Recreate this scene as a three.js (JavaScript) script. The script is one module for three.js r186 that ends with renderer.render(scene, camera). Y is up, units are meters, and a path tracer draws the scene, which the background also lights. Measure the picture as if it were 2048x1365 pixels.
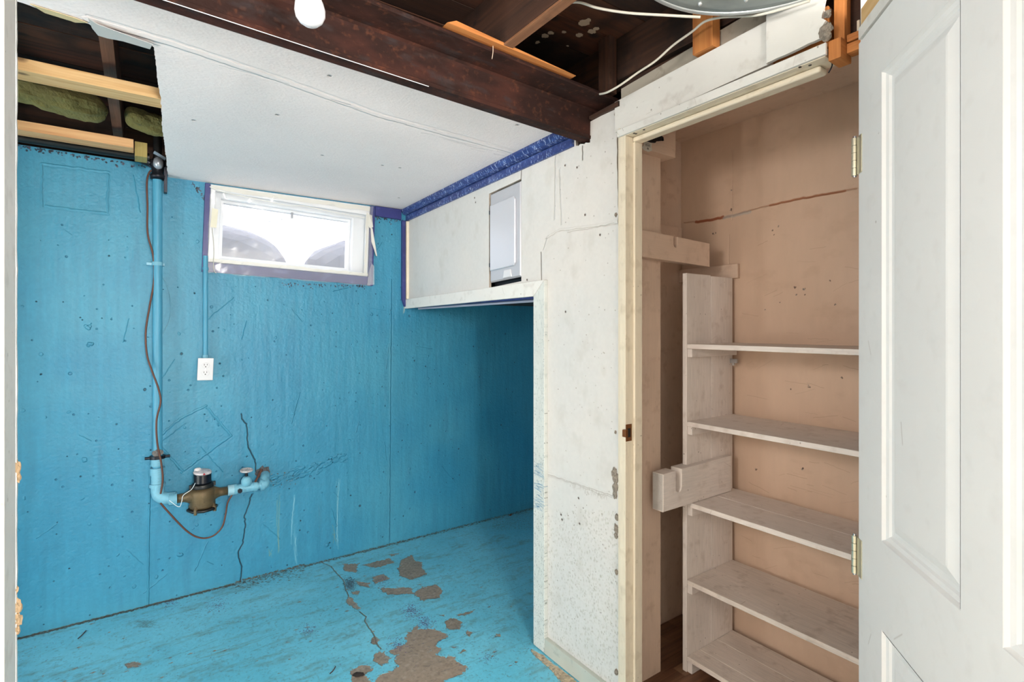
import * as THREE from 'three';
import { RoundedBoxGeometry } from 'three/addons/geometries/RoundedBoxGeometry.js';
import { mergeGeometries } from 'three/addons/utils/BufferGeometryUtils.js';
import { RectAreaLightUniformsLib } from 'three/addons/lights/RectAreaLightUniformsLib.js';

// ---------------------------------------------------------------- camera, sky, exposure
const scene = new THREE.Scene();
const renderer = new THREE.WebGLRenderer({ antialias: true });
renderer.toneMapping = THREE.LinearToneMapping;
renderer.toneMappingExposure = 1.0;
renderer.shadowMap.enabled = true;
RectAreaLightUniformsLib.init();

const FOCAL = 1045, HORIZON = 655, EYE = new THREE.Vector3(0, 1.385, 3.17);
const camera = new THREE.PerspectiveCamera(2 * Math.atan(682.5 / FOCAL) * 180 / Math.PI, 2048 / 1365, 0.02, 100);
camera.position.copy(EYE);
camera.lookAt(EYE.x + 0.578, EYE.y, EYE.z - 0.816);
camera.setViewOffset(2048, 1365, 0, 682.5 - HORIZON, 2048, 1365);

scene.background = new THREE.Color(0xf2f6ff);      // overcast daylight
scene.backgroundIntensity = 4.5;

const LIGHTS = { left: 4.9, side: 25.5, blue: 7.0 };    // candela of the added, unseen fill lamps

// ---------------------------------------------------------------- sight-line helpers (a photo pixel -> a point on a real plane)
const ray = (u, v) => { const a = (u - 1024) / FOCAL; return [0.578 + a * 0.816, (HORIZON - v) / FOCAL, -0.816 + a * 0.578]; };
const at = (u, v, t) => { const d = ray(u, v); return new THREE.Vector3(EYE.x + d[0] * t, EYE.y + d[1] * t, EYE.z + d[2] * t); };
const onX = (u, v, x) => at(u, v, (x - EYE.x) / ray(u, v)[0]);
const onY = (u, v, y) => at(u, v, (y - EYE.y) / ray(u, v)[1]);
const onZ = (u, v, z) => at(u, v, (z - EYE.z) / ray(u, v)[2]);

// ---------------------------------------------------------------- random and noise
let seed = 7;
const rnd = () => { seed = (seed + 0x6d2b79f5) | 0; let t = Math.imul(seed ^ (seed >>> 15), 1 | seed); t = (t + Math.imul(t ^ (t >>> 7), 61 | t)) ^ t; return ((t ^ (t >>> 14)) >>> 0) / 4294967296; };
const rr = (a, b) => a + (b - a) * rnd();
const hash = (x, y) => { let h = Math.imul(x, 374761393) + Math.imul(y, 668265263) | 0; h = Math.imul(h ^ (h >>> 13), 1274126177); return ((h ^ (h >>> 16)) >>> 0) / 4294967296; };
const vnoise = (x, y) => {
  const xi = Math.floor(x), yi = Math.floor(y), fx = x - xi, fy = y - yi, sx = fx * fx * (3 - 2 * fx), sy = fy * fy * (3 - 2 * fy);
  const a = hash(xi, yi), b = hash(xi + 1, yi), c = hash(xi, yi + 1), d = hash(xi + 1, yi + 1);
  return a + (b - a) * sx + (c - a) * sy + (a - b - c + d) * sx * sy;
};
const fbm = (x, y, n = 4) => { let s = 0, a = 0.5, m = 0; for (let i = 0; i < n; i++) { s += a * vnoise(x, y); m += a; a *= 0.5; x = x * 2.03 + 17.1; y = y * 2.03 + 9.7; } return s / m; };
const clamp = (v, a = 0, b = 1) => Math.max(a, Math.min(b, v));
const lerp = (a, b, t) => a + (b - a) * t;
const mix = (p, q, t) => [0, 1, 2].map((i) => lerp(p[i], q[i], t));

// ---------------------------------------------------------------- textures
function canvasOf(w, h, base) {
  const c = document.createElement('canvas'); c.width = w; c.height = h;
  const g = c.getContext('2d'), im = g.createImageData(w, h);
  for (let y = 0, o = 0; y < h; y++) for (let x = 0; x < w; x++, o += 4) {
    const p = base(x, y); const q = typeof p === 'number' ? [p, p, p] : p;
    im.data[o] = clamp(q[0], 0, 255); im.data[o + 1] = clamp(q[1], 0, 255); im.data[o + 2] = clamp(q[2], 0, 255); im.data[o + 3] = 255;
  }
  g.putImageData(im, 0, 0);
  return [c, g];
}
function tex(c, srgb, wrap = THREE.MirroredRepeatWrapping, size = [1, 1]) {
  const t = new THREE.CanvasTexture(c);
  t.colorSpace = srgb ? THREE.SRGBColorSpace : THREE.NoColorSpace;
  t.wrapS = t.wrapT = wrap; t.magFilter = THREE.LinearFilter; t.repeat.set(1 / size[0], 1 / size[1]);
  return t;
}
// mottled paint, uv in metres; texture covers `size` metres
function paint(rgb, { size = 1, px = 512, mottle = 0.05, dirt = 0.15, dirtColor = [95, 80, 66], specks = 60, scratches = 14, brush = 0, bump = 0.0012, rough = 0.6, extra = {} } = {}) {
  const k = size * 6 / px, off = rr(0, 500);
  const [c, g] = canvasOf(px, px, (x, y) => {
    const n = fbm(x * k + off, y * k, 4) - 0.5, b = brush ? (fbm(x * 0.03 + off, y * 0.45, 2) - 0.5) * brush : 0;
    const d = clamp((fbm(x * k * 5 + 40, y * k * 5 + off, 5) - 0.6) * 4) * dirt;
    const q = mix(rgb, dirtColor, d), f = 1 + n * mottle * 2 + b;
    return [q[0] * f, q[1] * f, q[2] * f];
  });
  const [cb, gb] = canvasOf(px, px, (x, y) => 128 + (fbm(x * 0.09 + off, y * 0.09, 4) - 0.5) * 90 + (fbm(x * 0.03, y * 0.5 + off, 2) - 0.5) * 60 * (brush ? 1 : 0.3));
  for (let i = 0; i < specks; i++) {
    const x = rr(0, px), y = rr(0, px), r = rr(0.4, 1.5);
    g.fillStyle = `rgba(${dirtColor.map((v) => v * 0.7 | 0)},${rr(0.25, 0.7)})`; g.beginPath(); g.ellipse(x, y, r * rr(0.7, 1.6), r, rr(0, 3), 0, 7); g.fill();
    gb.fillStyle = 'rgba(20,20,20,.8)'; gb.beginPath(); gb.arc(x, y, r, 0, 7); gb.fill();
  }
  for (let i = 0; i < scratches; i++) {
    const x = rr(0, px), y = rr(0, px), a = rr(0, 6.3), l = rr(6, 40);
    g.strokeStyle = `rgba(${dirtColor},${rr(0.12, 0.4)})`; g.lineWidth = rr(0.5, 1.1);
    g.beginPath(); g.moveTo(x, y); g.lineTo(x + Math.cos(a) * l, y + Math.sin(a) * l); g.stroke();
  }
  return new THREE.MeshPhysicalMaterial({ map: tex(c, true, undefined, [size, size]), bumpMap: tex(cb, false, undefined, [size, size]), bumpScale: bump, roughness: rough, ...extra });
}
// bare wood: grain runs along u
function wood(light, dark, { px = 512, size = 0.8, knots = 4, rough = 0.75, stain = 0, bump = 0.0012 } = {}) {
  const off = rr(0, 900), ks = []; for (let i = 0; i < knots; i++) ks.push([rr(0, px), rr(0, px), rr(7, 13)]);
  const val = (x, y) => {
    let yy = y, kn = 0;
    for (const [kx, ky, kr] of ks) { const dx = (x - kx) / (kr * 2.6), dy = (y - ky) / kr, d = Math.exp(-(dx * dx + dy * dy)); yy += d * kr * 0.7 * Math.sign(y - ky || 1); kn = Math.max(kn, clamp(1.4 - Math.hypot((x - kx) / 1.5, y - ky) / (kr * 0.55))); }
    return [fbm(x * 0.006 + off, yy * 0.14 + off, 4), fbm(x * 0.02 + off, yy * 0.7, 2), kn];
  };
  const [c] = canvasOf(px, px, (x, y) => {
    const [a, b, kn] = val(x, y), s = stain * clamp((fbm(x * 0.02 + off, y * 0.02, 4) - 0.5) * 4);
    let q = mix(light, dark, clamp((a - 0.3) * 1.7) * 0.7 + b * 0.3); q = mix(q, dark.map((v) => v * 0.55), kn * 0.8); q = mix(q, dark.map((v) => v * 0.35), s);
    return q;
  });
  const [cb] = canvasOf(px, px, (x, y) => { const [a, b] = val(x, y); return 90 + a * 70 + b * 90; });
  return new THREE.MeshStandardMaterial({ map: tex(c, true, undefined, [size, size]), bumpMap: tex(cb, false, undefined, [size, size]), bumpScale: bump, roughness: rough });
}
const plain = (hex, rough = 0.6, extra = {}) => new THREE.MeshPhysicalMaterial({ color: hex, roughness: rough, ...extra });

// ---------------------------------------------------------------- geometry helpers
// uv in metres, longer side of a face along u
function metreUV(geo, flip = false) {
  const g = geo.index ? geo.toNonIndexed() : geo; g.computeVertexNormals?.();
  g.computeBoundingBox(); const s = g.boundingBox.getSize(new THREE.Vector3()).toArray(), p = g.attributes.position, uv = new Float32Array(p.count * 2);
  const A = new THREE.Vector3(), B = new THREE.Vector3(), C = new THREE.Vector3();
  for (let i = 0; i < p.count; i += 3) {
    A.fromBufferAttribute(p, i); B.fromBufferAttribute(p, i + 1); C.fromBufferAttribute(p, i + 2);
    const n = B.clone().sub(A).cross(C.clone().sub(A)).toArray().map(Math.abs), d = n.indexOf(Math.max(...n)), ax = [0, 1, 2].filter((k) => k !== d).sort((k, l) => (s[l] - s[k]) * (flip ? -1 : 1));
    [A, B, C].forEach((V, k) => { const q = V.toArray(); uv[(i + k) * 2] = q[ax[0]] + 0.37; uv[(i + k) * 2 + 1] = q[ax[1]] + 0.21; });
  }
  g.setAttribute('uv', new THREE.BufferAttribute(uv, 2));
  return g;
}
// board given by its two corners
function board(x0, x1, y0, y1, z0, z1, r = 0.0015) {
  const w = x1 - x0, h = y1 - y0, d = z1 - z0, rad = Math.min(r, w * 0.4, h * 0.4, d * 0.4);
  const g = metreKeep(new RoundedBoxGeometry(w, h, d, 1, rad)); g.translate((x0 + x1) / 2, (y0 + y1) / 2, (z0 + z1) / 2);
  return g;
}
function metreKeep(geo) { const n = geo.index ? geo.toNonIndexed() : geo, keep = n.attributes.normal.clone(), o = metreUV(n); o.setAttribute('normal', keep); const k = rr(0, 3), uv = o.attributes.uv; for (let i = 0; i < uv.count; i++) uv.setXY(i, uv.getX(i) + k, uv.getY(i) + k * 0.7); return o; }
// polygon extruded; pts are (a, b); dir 'x': (z, y) extruded along +x; dir 'y': (x, z) along +y; dir 'z': (x, y) along +z
function prism(pts, from, depth, dir, holes = [], bevel = 0) {
  const s = new THREE.Shape(pts.map(([a, b]) => new THREE.Vector2(a, b)));
  for (const h of holes) s.holes.push(new THREE.Path(h.map(([a, b]) => new THREE.Vector2(a, b))));
  const g = new THREE.ExtrudeGeometry(s, { depth: depth - 2 * bevel, bevelEnabled: bevel > 0, bevelSize: bevel, bevelThickness: bevel, bevelOffset: -bevel, bevelSegments: 1, curveSegments: 8 });
  if (bevel) g.translate(0, 0, bevel);
  const m = new THREE.Matrix4();
  if (dir === 'x') m.set(0, 0, 1, from, 0, 1, 0, 0, 1, 0, 0, 0, 0, 0, 0, 1);
  else if (dir === 'y') m.set(1, 0, 0, 0, 0, 0, 1, from, 0, 1, 0, 0, 0, 0, 0, 1);
  else m.makeTranslation(0, 0, from);
  g.applyMatrix4(m);
  if (m.determinant() < 0) {
    const p = g.index ? g.toNonIndexed() : g;
    for (const name of ['position', 'normal', 'uv']) { const a = p.attributes[name], n = a.itemSize, q = a.array; for (let i = 0; i < a.count; i += 3) for (let k = 0; k < n; k++) { const t = q[(i + 1) * n + k]; q[(i + 1) * n + k] = q[(i + 2) * n + k]; q[(i + 2) * n + k] = t; } }
    p.computeVertexNormals(); return metreKeep(p);
  }
  return metreKeep(g);
}
const tube = (pts, r, n = 48, k = 7) => new THREE.TubeGeometry(new THREE.CatmullRomCurve3(pts, false, 'centripetal'), n, r, k, false);
function lathe(pts, seg = 24) { return new THREE.LatheGeometry(pts.map(([r, y]) => new THREE.Vector2(r, y)), seg); }
function rod(a, b, r, seg = 16, r2 = r) {
  const d = b.clone().sub(a), g = new THREE.CylinderGeometry(r2, r, d.length(), seg);
  g.applyQuaternion(new THREE.Quaternion().setFromUnitVectors(new THREE.Vector3(0, 1, 0), d.clone().normalize()));
  const m = a.clone().add(b).multiplyScalar(0.5); g.translate(m.x, m.y, m.z); return g;
}
const V = (x, y, z) => new THREE.Vector3(x, y, z);
function lump(rx, ry, rz, rough = 0.25, det = 2, f = 3) {
  const g = new THREE.IcosahedronGeometry(1, det), p = g.attributes.position, o = rr(0, 100);
  for (let i = 0; i < p.count; i++) { const x = p.getX(i), y = p.getY(i), z = p.getZ(i), n = 1 + (fbm(x * f + o, y * f + z * f * 1.3 + o, 3) - 0.5) * 2 * rough; p.setXYZ(i, x * rx * n, y * ry * n, z * rz * n); }
  g.computeVertexNormals(); return g;
}
// roughen an outline: extra points pushed sideways
function ragged(pts, step, amp, closed = false, f = 40) {
  const out = [], n = closed ? pts.length : pts.length - 1;
  for (let i = 0; i < n; i++) {
    const [ax, ay] = pts[i], [bx, by] = pts[(i + 1) % pts.length], L = Math.hypot(bx - ax, by - ay), m = Math.max(1, Math.round(L / step)), nx = -(by - ay) / (L || 1), ny = (bx - ax) / (L || 1);
    for (let k = 0; k < m; k++) { const t = k / m, x = lerp(ax, bx, t), y = lerp(ay, by, t), d = k || closed ? (fbm(x * f + 3, y * f + 8, 3) - 0.5) * 2 * amp : 0; out.push([x + nx * d, y + ny * d]); }
  }
  if (!closed) out.push(pts[pts.length - 1]);
  return out;
}

// ---------------------------------------------------------------- object helpers
const taken = new Map();
const numbered = (n) => { const k = taken.get(n) ?? 0; taken.set(n, k + 1); return k ? `${n}_${String(k).padStart(3, '0')}` : n; };
function tag(o, label, category, group) { o.userData.label = label; o.userData.category = category; if (group) o.userData.group = group; return o; }
function thing(name, label, category, pos = [0, 0, 0], group) { const o = new THREE.Group(); o.name = numbered(name); o.position.set(...pos); scene.add(o); return tag(o, label, category, group); }
function solo(name, geo, mat, label, category, group) { const o = new THREE.Mesh(geo, mat); o.name = numbered(name); scene.add(o); return tag(o, label, category, group); }
function part(parent, name, geo, mat, label) { const o = new THREE.Mesh(geo, mat); o.name = name; parent.add(o); if (label) o.userData.label = label; return o; }
function struct(name, geo, mat, label) { const o = geo ? new THREE.Mesh(geo, mat) : new THREE.Group(); o.name = name; o.userData.kind = 'structure'; if (label) { o.userData.label = label; o.userData.category = name.split('_')[0]; } scene.add(o); return o; }
const centred = (geo) => { geo.computeBoundingBox(); return geo; };

// ---------------------------------------------------------------- shared materials
const M = {
  cream: paint([224, 212, 190], { size: 0.7, mottle: 0.03, dirt: 0.15, dirtColor: [120, 100, 70], specks: 40, brush: 0.05, rough: 0.5 }),
  offwhite: paint([222, 220, 215], { size: 0.9, mottle: 0.025, dirt: 0.12, specks: 50, scratches: 18, rough: 0.55 }),
  shelf: paint([228, 217, 209], { size: 0.8, mottle: 0.03, dirt: 0.13, dirtColor: [120, 92, 72], specks: 60, scratches: 30, brush: 0.08, rough: 0.6, bump: 0.001 }),
  closet: paint([217, 190, 169], { size: 1.6, px: 1024, mottle: 0.05, dirt: 0.2, dirtColor: [150, 112, 86], specks: 40, scratches: 40, brush: 0.03, rough: 0.6 }),
  navy: paint([47, 52, 112], { size: 0.6, mottle: 0.12, dirt: 0.5, dirtColor: [120, 126, 165], specks: 30, brush: 0.1, rough: 0.4 }),
  doorWhite: paint([232, 233, 232], { size: 1, mottle: 0.012, dirt: 0.03, specks: 6, scratches: 6, rough: 0.45, bump: 0.0005 }),
  white: plain(0xe6e6e4, 0.45),
  vinyl: plain(0xe9ebee, 0.35),
  wallWhite: plain(0xdedcd6, 0.8),
  pine: wood([224, 190, 138], [186, 138, 84], { knots: 5 }),
  raw: wood([200, 132, 70], [150, 84, 36], { knots: 2 }),
  old: wood([78, 48, 32], [40, 25, 18], { knots: 3, stain: 0.5 }),
  sub: wood([84, 47, 30], [46, 26, 17], { knots: 3, stain: 0.6, size: 1.1 }),
  black: plain(0x141414, 0.45),
  darkSteel: plain(0x2b2d33, 0.4, { metalness: 0.8 }),
  chrome: plain(0xc8c8cc, 0.22, { metalness: 1 }),
  copper: plain(0x5a3526, 0.5),
  cableWhite: plain(0xd5cfc2, 0.55),
  gypsum: paint([176, 164, 150], { size: 0.2, mottle: 0.2, dirt: 0.6, specks: 60, rough: 0.9, bump: 0.004 }),
};
M.bluePaint = paint([70, 146, 176], { size: 0.4, mottle: 0.08, dirt: 0.15, dirtColor: [60, 96, 120], specks: 50, rough: 0.45 });
M.palePaint = paint([112, 172, 194], { size: 0.3, mottle: 0.1, dirt: 0.3, dirtColor: [90, 110, 120], specks: 40, rough: 0.4 });
const [rc] = canvasOf(1024, 512, (x, y) => { const a = fbm(x * 0.012, y * 0.03, 5), b = fbm(x * 0.1 + 30, y * 0.1, 4), c = fbm(x * 0.02 + 70, y * 0.05 + 11, 4); let q = mix([40, 23, 19], [62, 34, 27], clamp((a - 0.35) * 2.6)); q = mix(q, [100, 58, 38], clamp((b - 0.6) * 4) * 0.6); return mix(q, [50, 46, 48], clamp((c - 0.6) * 5) * 0.7); });
const [rb] = canvasOf(512, 256, (x, y) => 60 + fbm(x * 0.12, y * 0.12, 4) * 150);
M.rust = new THREE.MeshPhysicalMaterial({ map: tex(rc, true, undefined, [1.3, 0.65]), bumpMap: tex(rb, false, undefined, [0.7, 0.35]), bumpScale: 0.002, roughness: 0.82, specularIntensity: 0.4 });
const [zc] = canvasOf(512, 512, (x, y) => { const a = fbm(x * 0.02, y * 0.02, 5), b = vnoise(x * 0.09 + 4, y * 0.09); return mix([132, 140, 140], [176, 182, 180], clamp(a * 1.3 - 0.2) * 0.8 + b * 0.2); });
M.galv = new THREE.MeshPhysicalMaterial({ map: tex(zc, true, undefined, [0.6, 0.6]), roughness: 0.5, metalness: 0.45 });

// ================================================================ STRUCTURE
// ---------------------------------------------------------------- blue wall (plane z = 0) with the window opening
const BW = { x0: -0.6, w: 3.1, h: 2.25, px: 2048, py: 1486 };
const bs = BW.px / BW.w;
const wp = (u, v) => { const p = onZ(u, v, 0); return [(p.x - BW.x0) * bs, (BW.h - p.y) * bs]; };
const [wc, wg] = canvasOf(BW.px, BW.py, (x, y) => {
  const a = fbm(x * 0.004, y * 0.004, 4) - 0.5, s = fbm(x * 0.09, y * 0.006, 3) - 0.5, f = fbm(x * 0.12, y * 0.12, 3) - 0.5;
  const q = mix([47, 130, 162], [62, 141, 168], clamp(0.5 + a * 2.2)), k = 1 + s * 0.09 + f * 0.06;
  const st = clamp((fbm(x * 0.035 + 50, y * 0.005 + 9, 4) - 0.64) * 6) * 0.18;
  return mix(q.map((v) => v * k), [46, 104, 134], st);
});
const [wb, wbg] = canvasOf(BW.px, BW.py, (x, y) => 128 + (fbm(x * 0.01, y * 0.01, 4) - 0.5) * 70 + (fbm(x * 0.06, y * 0.008, 3) - 0.5) * 46 + (fbm(x * 0.16, y * 0.16, 3) - 0.5) * 34);
function line(g, pts, style, w, jit = 0) {
  g.strokeStyle = style; g.lineWidth = w; g.lineCap = 'round'; g.lineJoin = 'round'; g.beginPath();
  const q = jit ? ragged(pts, 7, jit, false, 0.11) : pts;
  q.forEach(([x, y], i) => (i ? g.lineTo(x, y) : g.moveTo(x, y))); g.stroke();
}
const W = (list) => list.map(([u, v]) => wp(u, v));
// trowelled patches and seams: raised or sunken edges
for (const poly of [[[84, 328], [217, 345], [216, 428], [86, 412], [84, 328]], [[412, 812], [462, 872]], [[320, 893], [366, 942], [462, 872]], [[320, 872], [360, 838], [412, 812]]]) { line(wbg, W(poly), 'rgba(205,205,205,.6)', 7, 3); line(wbg, W(poly.map(([u, v]) => [u + 2, v + 2])), 'rgba(90,90,90,.5)', 4, 3); }
for (const pts of [[[782, 560], [780, 800], [778, 1085]], [[300, 930], [297, 1080], [296, 1214]]]) { line(wbg, W(pts), 'rgba(225,225,225,.8)', 5, 2.5); line(wbg, W(pts.map(([u, v]) => [u + 3, v])), 'rgba(80,80,80,.4)', 3, 2); line(wg, W(pts.map(([u, v]) => [u + 2, v])), 'rgba(62,124,158,.35)', 1.3, 2); }
// lumpy mortar around the pipe entry
for (let i = 0; i < 150; i++) { const t = rnd(), [x, y] = wp(lerp(515, 690, t) + rr(-8, 8), lerp(968, 912, t) + rr(-6, 10) + t * (1 - t) * 40 * rr(-0.3, 1)); const r = rr(2, 8); wbg.fillStyle = rnd() < 0.6 ? 'rgba(235,235,235,.55)' : 'rgba(30,30,30,.5)'; wbg.beginPath(); wbg.ellipse(x, y, r * 1.6, r * 0.7, -0.3, 0, 7); wbg.fill(); }
for (let i = 0; i < 42; i++) { const [x, y] = wp(rr(520, 600), rr(945, 975)); wg.fillStyle = `rgba(${rnd() < 0.5 ? '48,40,36' : '110,92,76'},.75)`; wg.beginPath(); wg.ellipse(x, y, rr(1, 3.5), rr(0.8, 2), rr(0, 3), 0, 7); wg.fill(); }
// the long crack
for (const pts of [[[483, 828], [484, 838], [493.5, 848], [495, 873], [497, 896], [510, 920], [512, 944], [518, 954]], [[504, 989], [497, 1012], [489.5, 1031], [491, 1055], [485.5, 1089], [477.6, 1102], [477.6, 1116], [484, 1134], [481, 1165]]]) { line(wg, W(pts), 'rgba(26,34,44,.9)', 2.4, 3); line(wbg, W(pts), 'rgba(0,0,0,.95)', 4, 3); }
// pits, paint drips, nail holes
for (let i = 0; i < 420; i++) {
  const x = rr(0, BW.px), y = rr(BW.py * 0.12, BW.py), r = rr(0.6, 2.2) * (rnd() < 0.12 ? 1.8 : 1);
  wg.fillStyle = `rgba(${rnd() < 0.35 ? '22,34,44' : '52,104,136'},${rr(0.35, 0.85)})`; wg.beginPath(); wg.ellipse(x, y, r * rr(0.8, 1.6), r, rr(0, 3), 0, 7); wg.fill();
  wbg.fillStyle = 'rgba(10,10,10,.8)'; wbg.beginPath(); wbg.arc(x, y, r * 1.3, 0, 7); wbg.fill();
}
for (let i = 0; i < 90; i++) { const x = rr(0, BW.px), y = rr(BW.py * 0.1, BW.py), r = rr(2, 6); wbg.fillStyle = 'rgba(240,240,240,.5)'; wbg.beginPath(); wbg.ellipse(x, y, r, r * rr(0.4, 1), rr(0, 3), 0, 7); wbg.fill(); }
for (let i = 0; i < 46; i++) { const x = rr(0, BW.px), y = rr(0, BW.py), a = rr(-1, 1) + Math.PI / 2 * (rnd() < 0.7 ? 1 : 0), l = rr(15, 120); line(wbg, [[x, y], [x + Math.cos(a) * l, y + Math.sin(a) * l]], 'rgba(225,225,225,.55)', rr(1, 2.5), 3); }
for (const [u, v, n] of [[175, 655, 1], [180, 690, 1], [170, 920, 1], [360, 1110, 1], [655, 1090, 1]]) { const [x, y] = wp(u, v); for (let i = 0; i < 10 * n; i++) { wbg.fillStyle = 'rgba(250,250,250,.6)'; wbg.beginPath(); wbg.arc(x + rr(-6, 6), y + rr(-5, 5), rr(2, 5), 0, 7); wbg.fill(); } }
// whitish mineral runs under the pipe entry, brown ones between
for (const [u0, v0, v1, c] of [[556, 985, 1110, '150,160,130'], [586, 985, 1090, '160,200,214'], [590, 1060, 1130, '176,206,214'], [676, 955, 1100, '165,200,206'], [668, 1050, 1090, '140,132,96'], [640, 1000, 1085, '70,120,140'], [540, 1095, 1120, '150,150,110']]) for (let k = 0; k < 5; k++) line(wg, W([[u0 + rr(-4, 4), v0 + rr(0, 20)], [u0 + rr(-3, 3), (v0 + v1) / 2], [u0 + rr(-4, 6), v1 - rr(0, 20)]]), `rgba(${c},${rr(0.25, 0.5)})`, rr(0.8, 2), 2);
// peeling along the wall head and around the window: dark chips
for (const [u0, v0, u1, v1, n] of [[36, 290, 300, 334, 80], [745, 432, 806, 440, 60], [385, 364, 412, 395, 26], [560, 566, 740, 572, 60], [408, 520, 416, 560, 20]]) for (let i = 0; i < n; i++) { const t = rnd(), [x, y] = wp(lerp(u0, u1, t) + rr(-3, 3), lerp(v0, v1, t) + Math.abs(rr(-1, 1) * rr(0, 1)) * 12); wg.fillStyle = `rgba(${rnd() < 0.7 ? '20,24,34' : '70,64,80'},.85)`; wg.beginPath(); wg.ellipse(x, y, rr(1, 5), rr(0.8, 3), rr(0, 3), 0, 7); wg.fill(); }
for (let k = 0; k < 6; k++) line(wg, W([[809 + rr(-2, 2), 604], [808 + rr(-2, 2), 630 - rr(0, 8)]]), 'rgba(176,176,168,.6)', rr(1, 2.5), 1);
// dirt with an outline where paint came away at the foot
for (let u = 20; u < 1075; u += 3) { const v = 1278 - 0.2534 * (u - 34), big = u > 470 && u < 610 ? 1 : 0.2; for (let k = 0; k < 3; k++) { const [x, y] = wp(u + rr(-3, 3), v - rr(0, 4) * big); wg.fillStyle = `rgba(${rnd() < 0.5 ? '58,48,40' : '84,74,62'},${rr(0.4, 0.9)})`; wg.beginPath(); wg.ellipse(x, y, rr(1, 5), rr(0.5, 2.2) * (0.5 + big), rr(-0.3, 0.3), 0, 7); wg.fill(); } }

const blueMat = new THREE.MeshPhysicalMaterial({ map: tex(wc, true), bumpMap: tex(wb, false), bumpScale: 0.011, roughness: 0.5 });
const planeUV = (g, fu, fv) => { const p = g.attributes.position, uv = g.attributes.uv; for (let i = 0; i < p.count; i++) uv.setXY(i, fu(p.getX(i), p.getY(i), p.getZ(i)), fv(p.getX(i), p.getY(i), p.getZ(i))); return g; };
const blueUV = (g) => planeUV(g, (x) => (x - BW.x0) / BW.w, (x, y) => y / BW.h);

const WIN = { x: 0.286, y: 1.734, roll: -0.0335, w: 0.85, h: 0.40 };
const winPt = (lx, ly) => { const c = Math.cos(WIN.roll), s = Math.sin(WIN.roll); return [WIN.x + lx * c - ly * s, WIN.y + lx * s + ly * c]; };
struct('wall_back', blueUV(prism([[-2.6, 0], [2.5, 0], [2.5, 2.2], [-2.6, 2.2]], -0.2, 0.2, 'z', [[winPt(0, 0), winPt(WIN.w, 0), winPt(WIN.w, WIN.h), winPt(0, WIN.h)]])), blueMat, 'bright blue painted concrete foundation wall with cracks and pits');
struct('trim_sill', board(-2.6, 2.5, 2.2, 2.5, -0.2, -0.06), M.old, 'dark wooden rim board on top of the blue wall');

// ---------------------------------------------------------------- blue floor
const FL = { x0: -0.7, z0: -0.05, s: 3.2, px: 2048 };
const fs = FL.px / FL.s;
const fp = (u, v) => { const p = onY(u, v, 0); return [(p.x - FL.x0) * fs, (p.z - FL.z0) * fs]; };
const [fc, fg] = canvasOf(FL.px, FL.px, (x, y) => {
  const a = fbm(x * 0.005, y * 0.005, 4) - 0.5, f = fbm(x * 0.1, y * 0.1, 3) - 0.5, s = fbm(x * 0.012 + 30, y * 0.05, 4);
  let q = mix([98, 184, 208], [114, 196, 218], clamp(0.5 + a * 2));
  const grime = clamp((s - 0.5) * 4.0) * 0.45 * clamp((fbm(x * 0.06, y * 0.1 + 3, 4) - 0.3) * 2.2);
  q = mix(q, [92, 108, 108], grime);
  const g2 = clamp((fbm(x * 0.18 + 7, y * 0.2, 3) - 0.64) * 8) * 0.28; q = mix(q, [80, 96, 108], g2);
  return q.map((v) => v * (1 + f * 0.07));
});
const [fb, fbg] = canvasOf(FL.px, FL.px, (x, y) => 150 + (fbm(x * 0.02, y * 0.02, 4) - 0.5) * 60 + (fbm(x * 0.15, y * 0.15, 3) - 0.5) * 40);
const Z4 = (list) => list.map(([a, b]) => fp(560 + a * 0.29297, 1000 + b * 0.29297));
const fill = (g, pts, style) => { g.fillStyle = style; g.beginPath(); pts.forEach(([x, y], i) => (i ? g.lineTo(x, y) : g.moveTo(x, y))); g.closePath(); g.fill(); };
const bare = (pts, amp = 6, tone = [146, 130, 114]) => {
  const q = ragged(ragged(pts, 14, amp * 1.7, true, 0.035), 4, amp * 0.8, true, 0.16);
  fill(fg, ragged(ragged(pts, 14, amp * 1.7 + 2, true, 0.035), 4, amp * 1.1, true, 0.2), 'rgba(58,76,100,.5)');
  fill(fg, q, `rgb(${tone})`); fill(fbg, q, 'rgb(78,78,78)');
  fg.save(); fg.beginPath(); q.forEach(([x, y], i) => (i ? fg.lineTo(x, y) : fg.moveTo(x, y))); fg.closePath(); fg.clip();
  const xs = q.map((p) => p[0]), ys = q.map((p) => p[1]), x0 = Math.min(...xs), x1 = Math.max(...xs), y0 = Math.min(...ys), y1 = Math.max(...ys), n = Math.min(2200, (x1 - x0) * (y1 - y0) / 16);
  for (let i = 0; i < n; i++) { const t = rnd(); fg.fillStyle = `rgba(${t < 0.4 ? '172,158,142' : t < 0.75 ? '112,98,84' : '92,84,78'},${rr(0.1, 0.3)})`; fg.beginPath(); fg.ellipse(rr(x0, x1), rr(y0, y1), rr(1, 7), rr(1, 5), rr(0, 3), 0, 7); fg.fill(); }
  fg.restore();
  for (const [x, y] of q) { if (rnd() < 0.45) continue; const r = rr(0.6, amp * 0.8), blue = rnd() < 0.5; fg.fillStyle = blue ? 'rgb(104,186,210)' : `rgb(${tone})`; fg.beginPath(); fg.ellipse(x + rr(-3, 3), y + rr(-3, 3), r * rr(0.6, 1.8), r * rr(0.4, 0.9), rr(0, 3), 0, 7); fg.fill(); if (rnd() < 0.3) { fg.fillStyle = 'rgba(70,60,96,.7)'; fg.beginPath(); fg.arc(x + rr(-9, 9), y + rr(-9, 9), rr(0.6, 1.8), 0, 7); fg.fill(); } }
};
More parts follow.
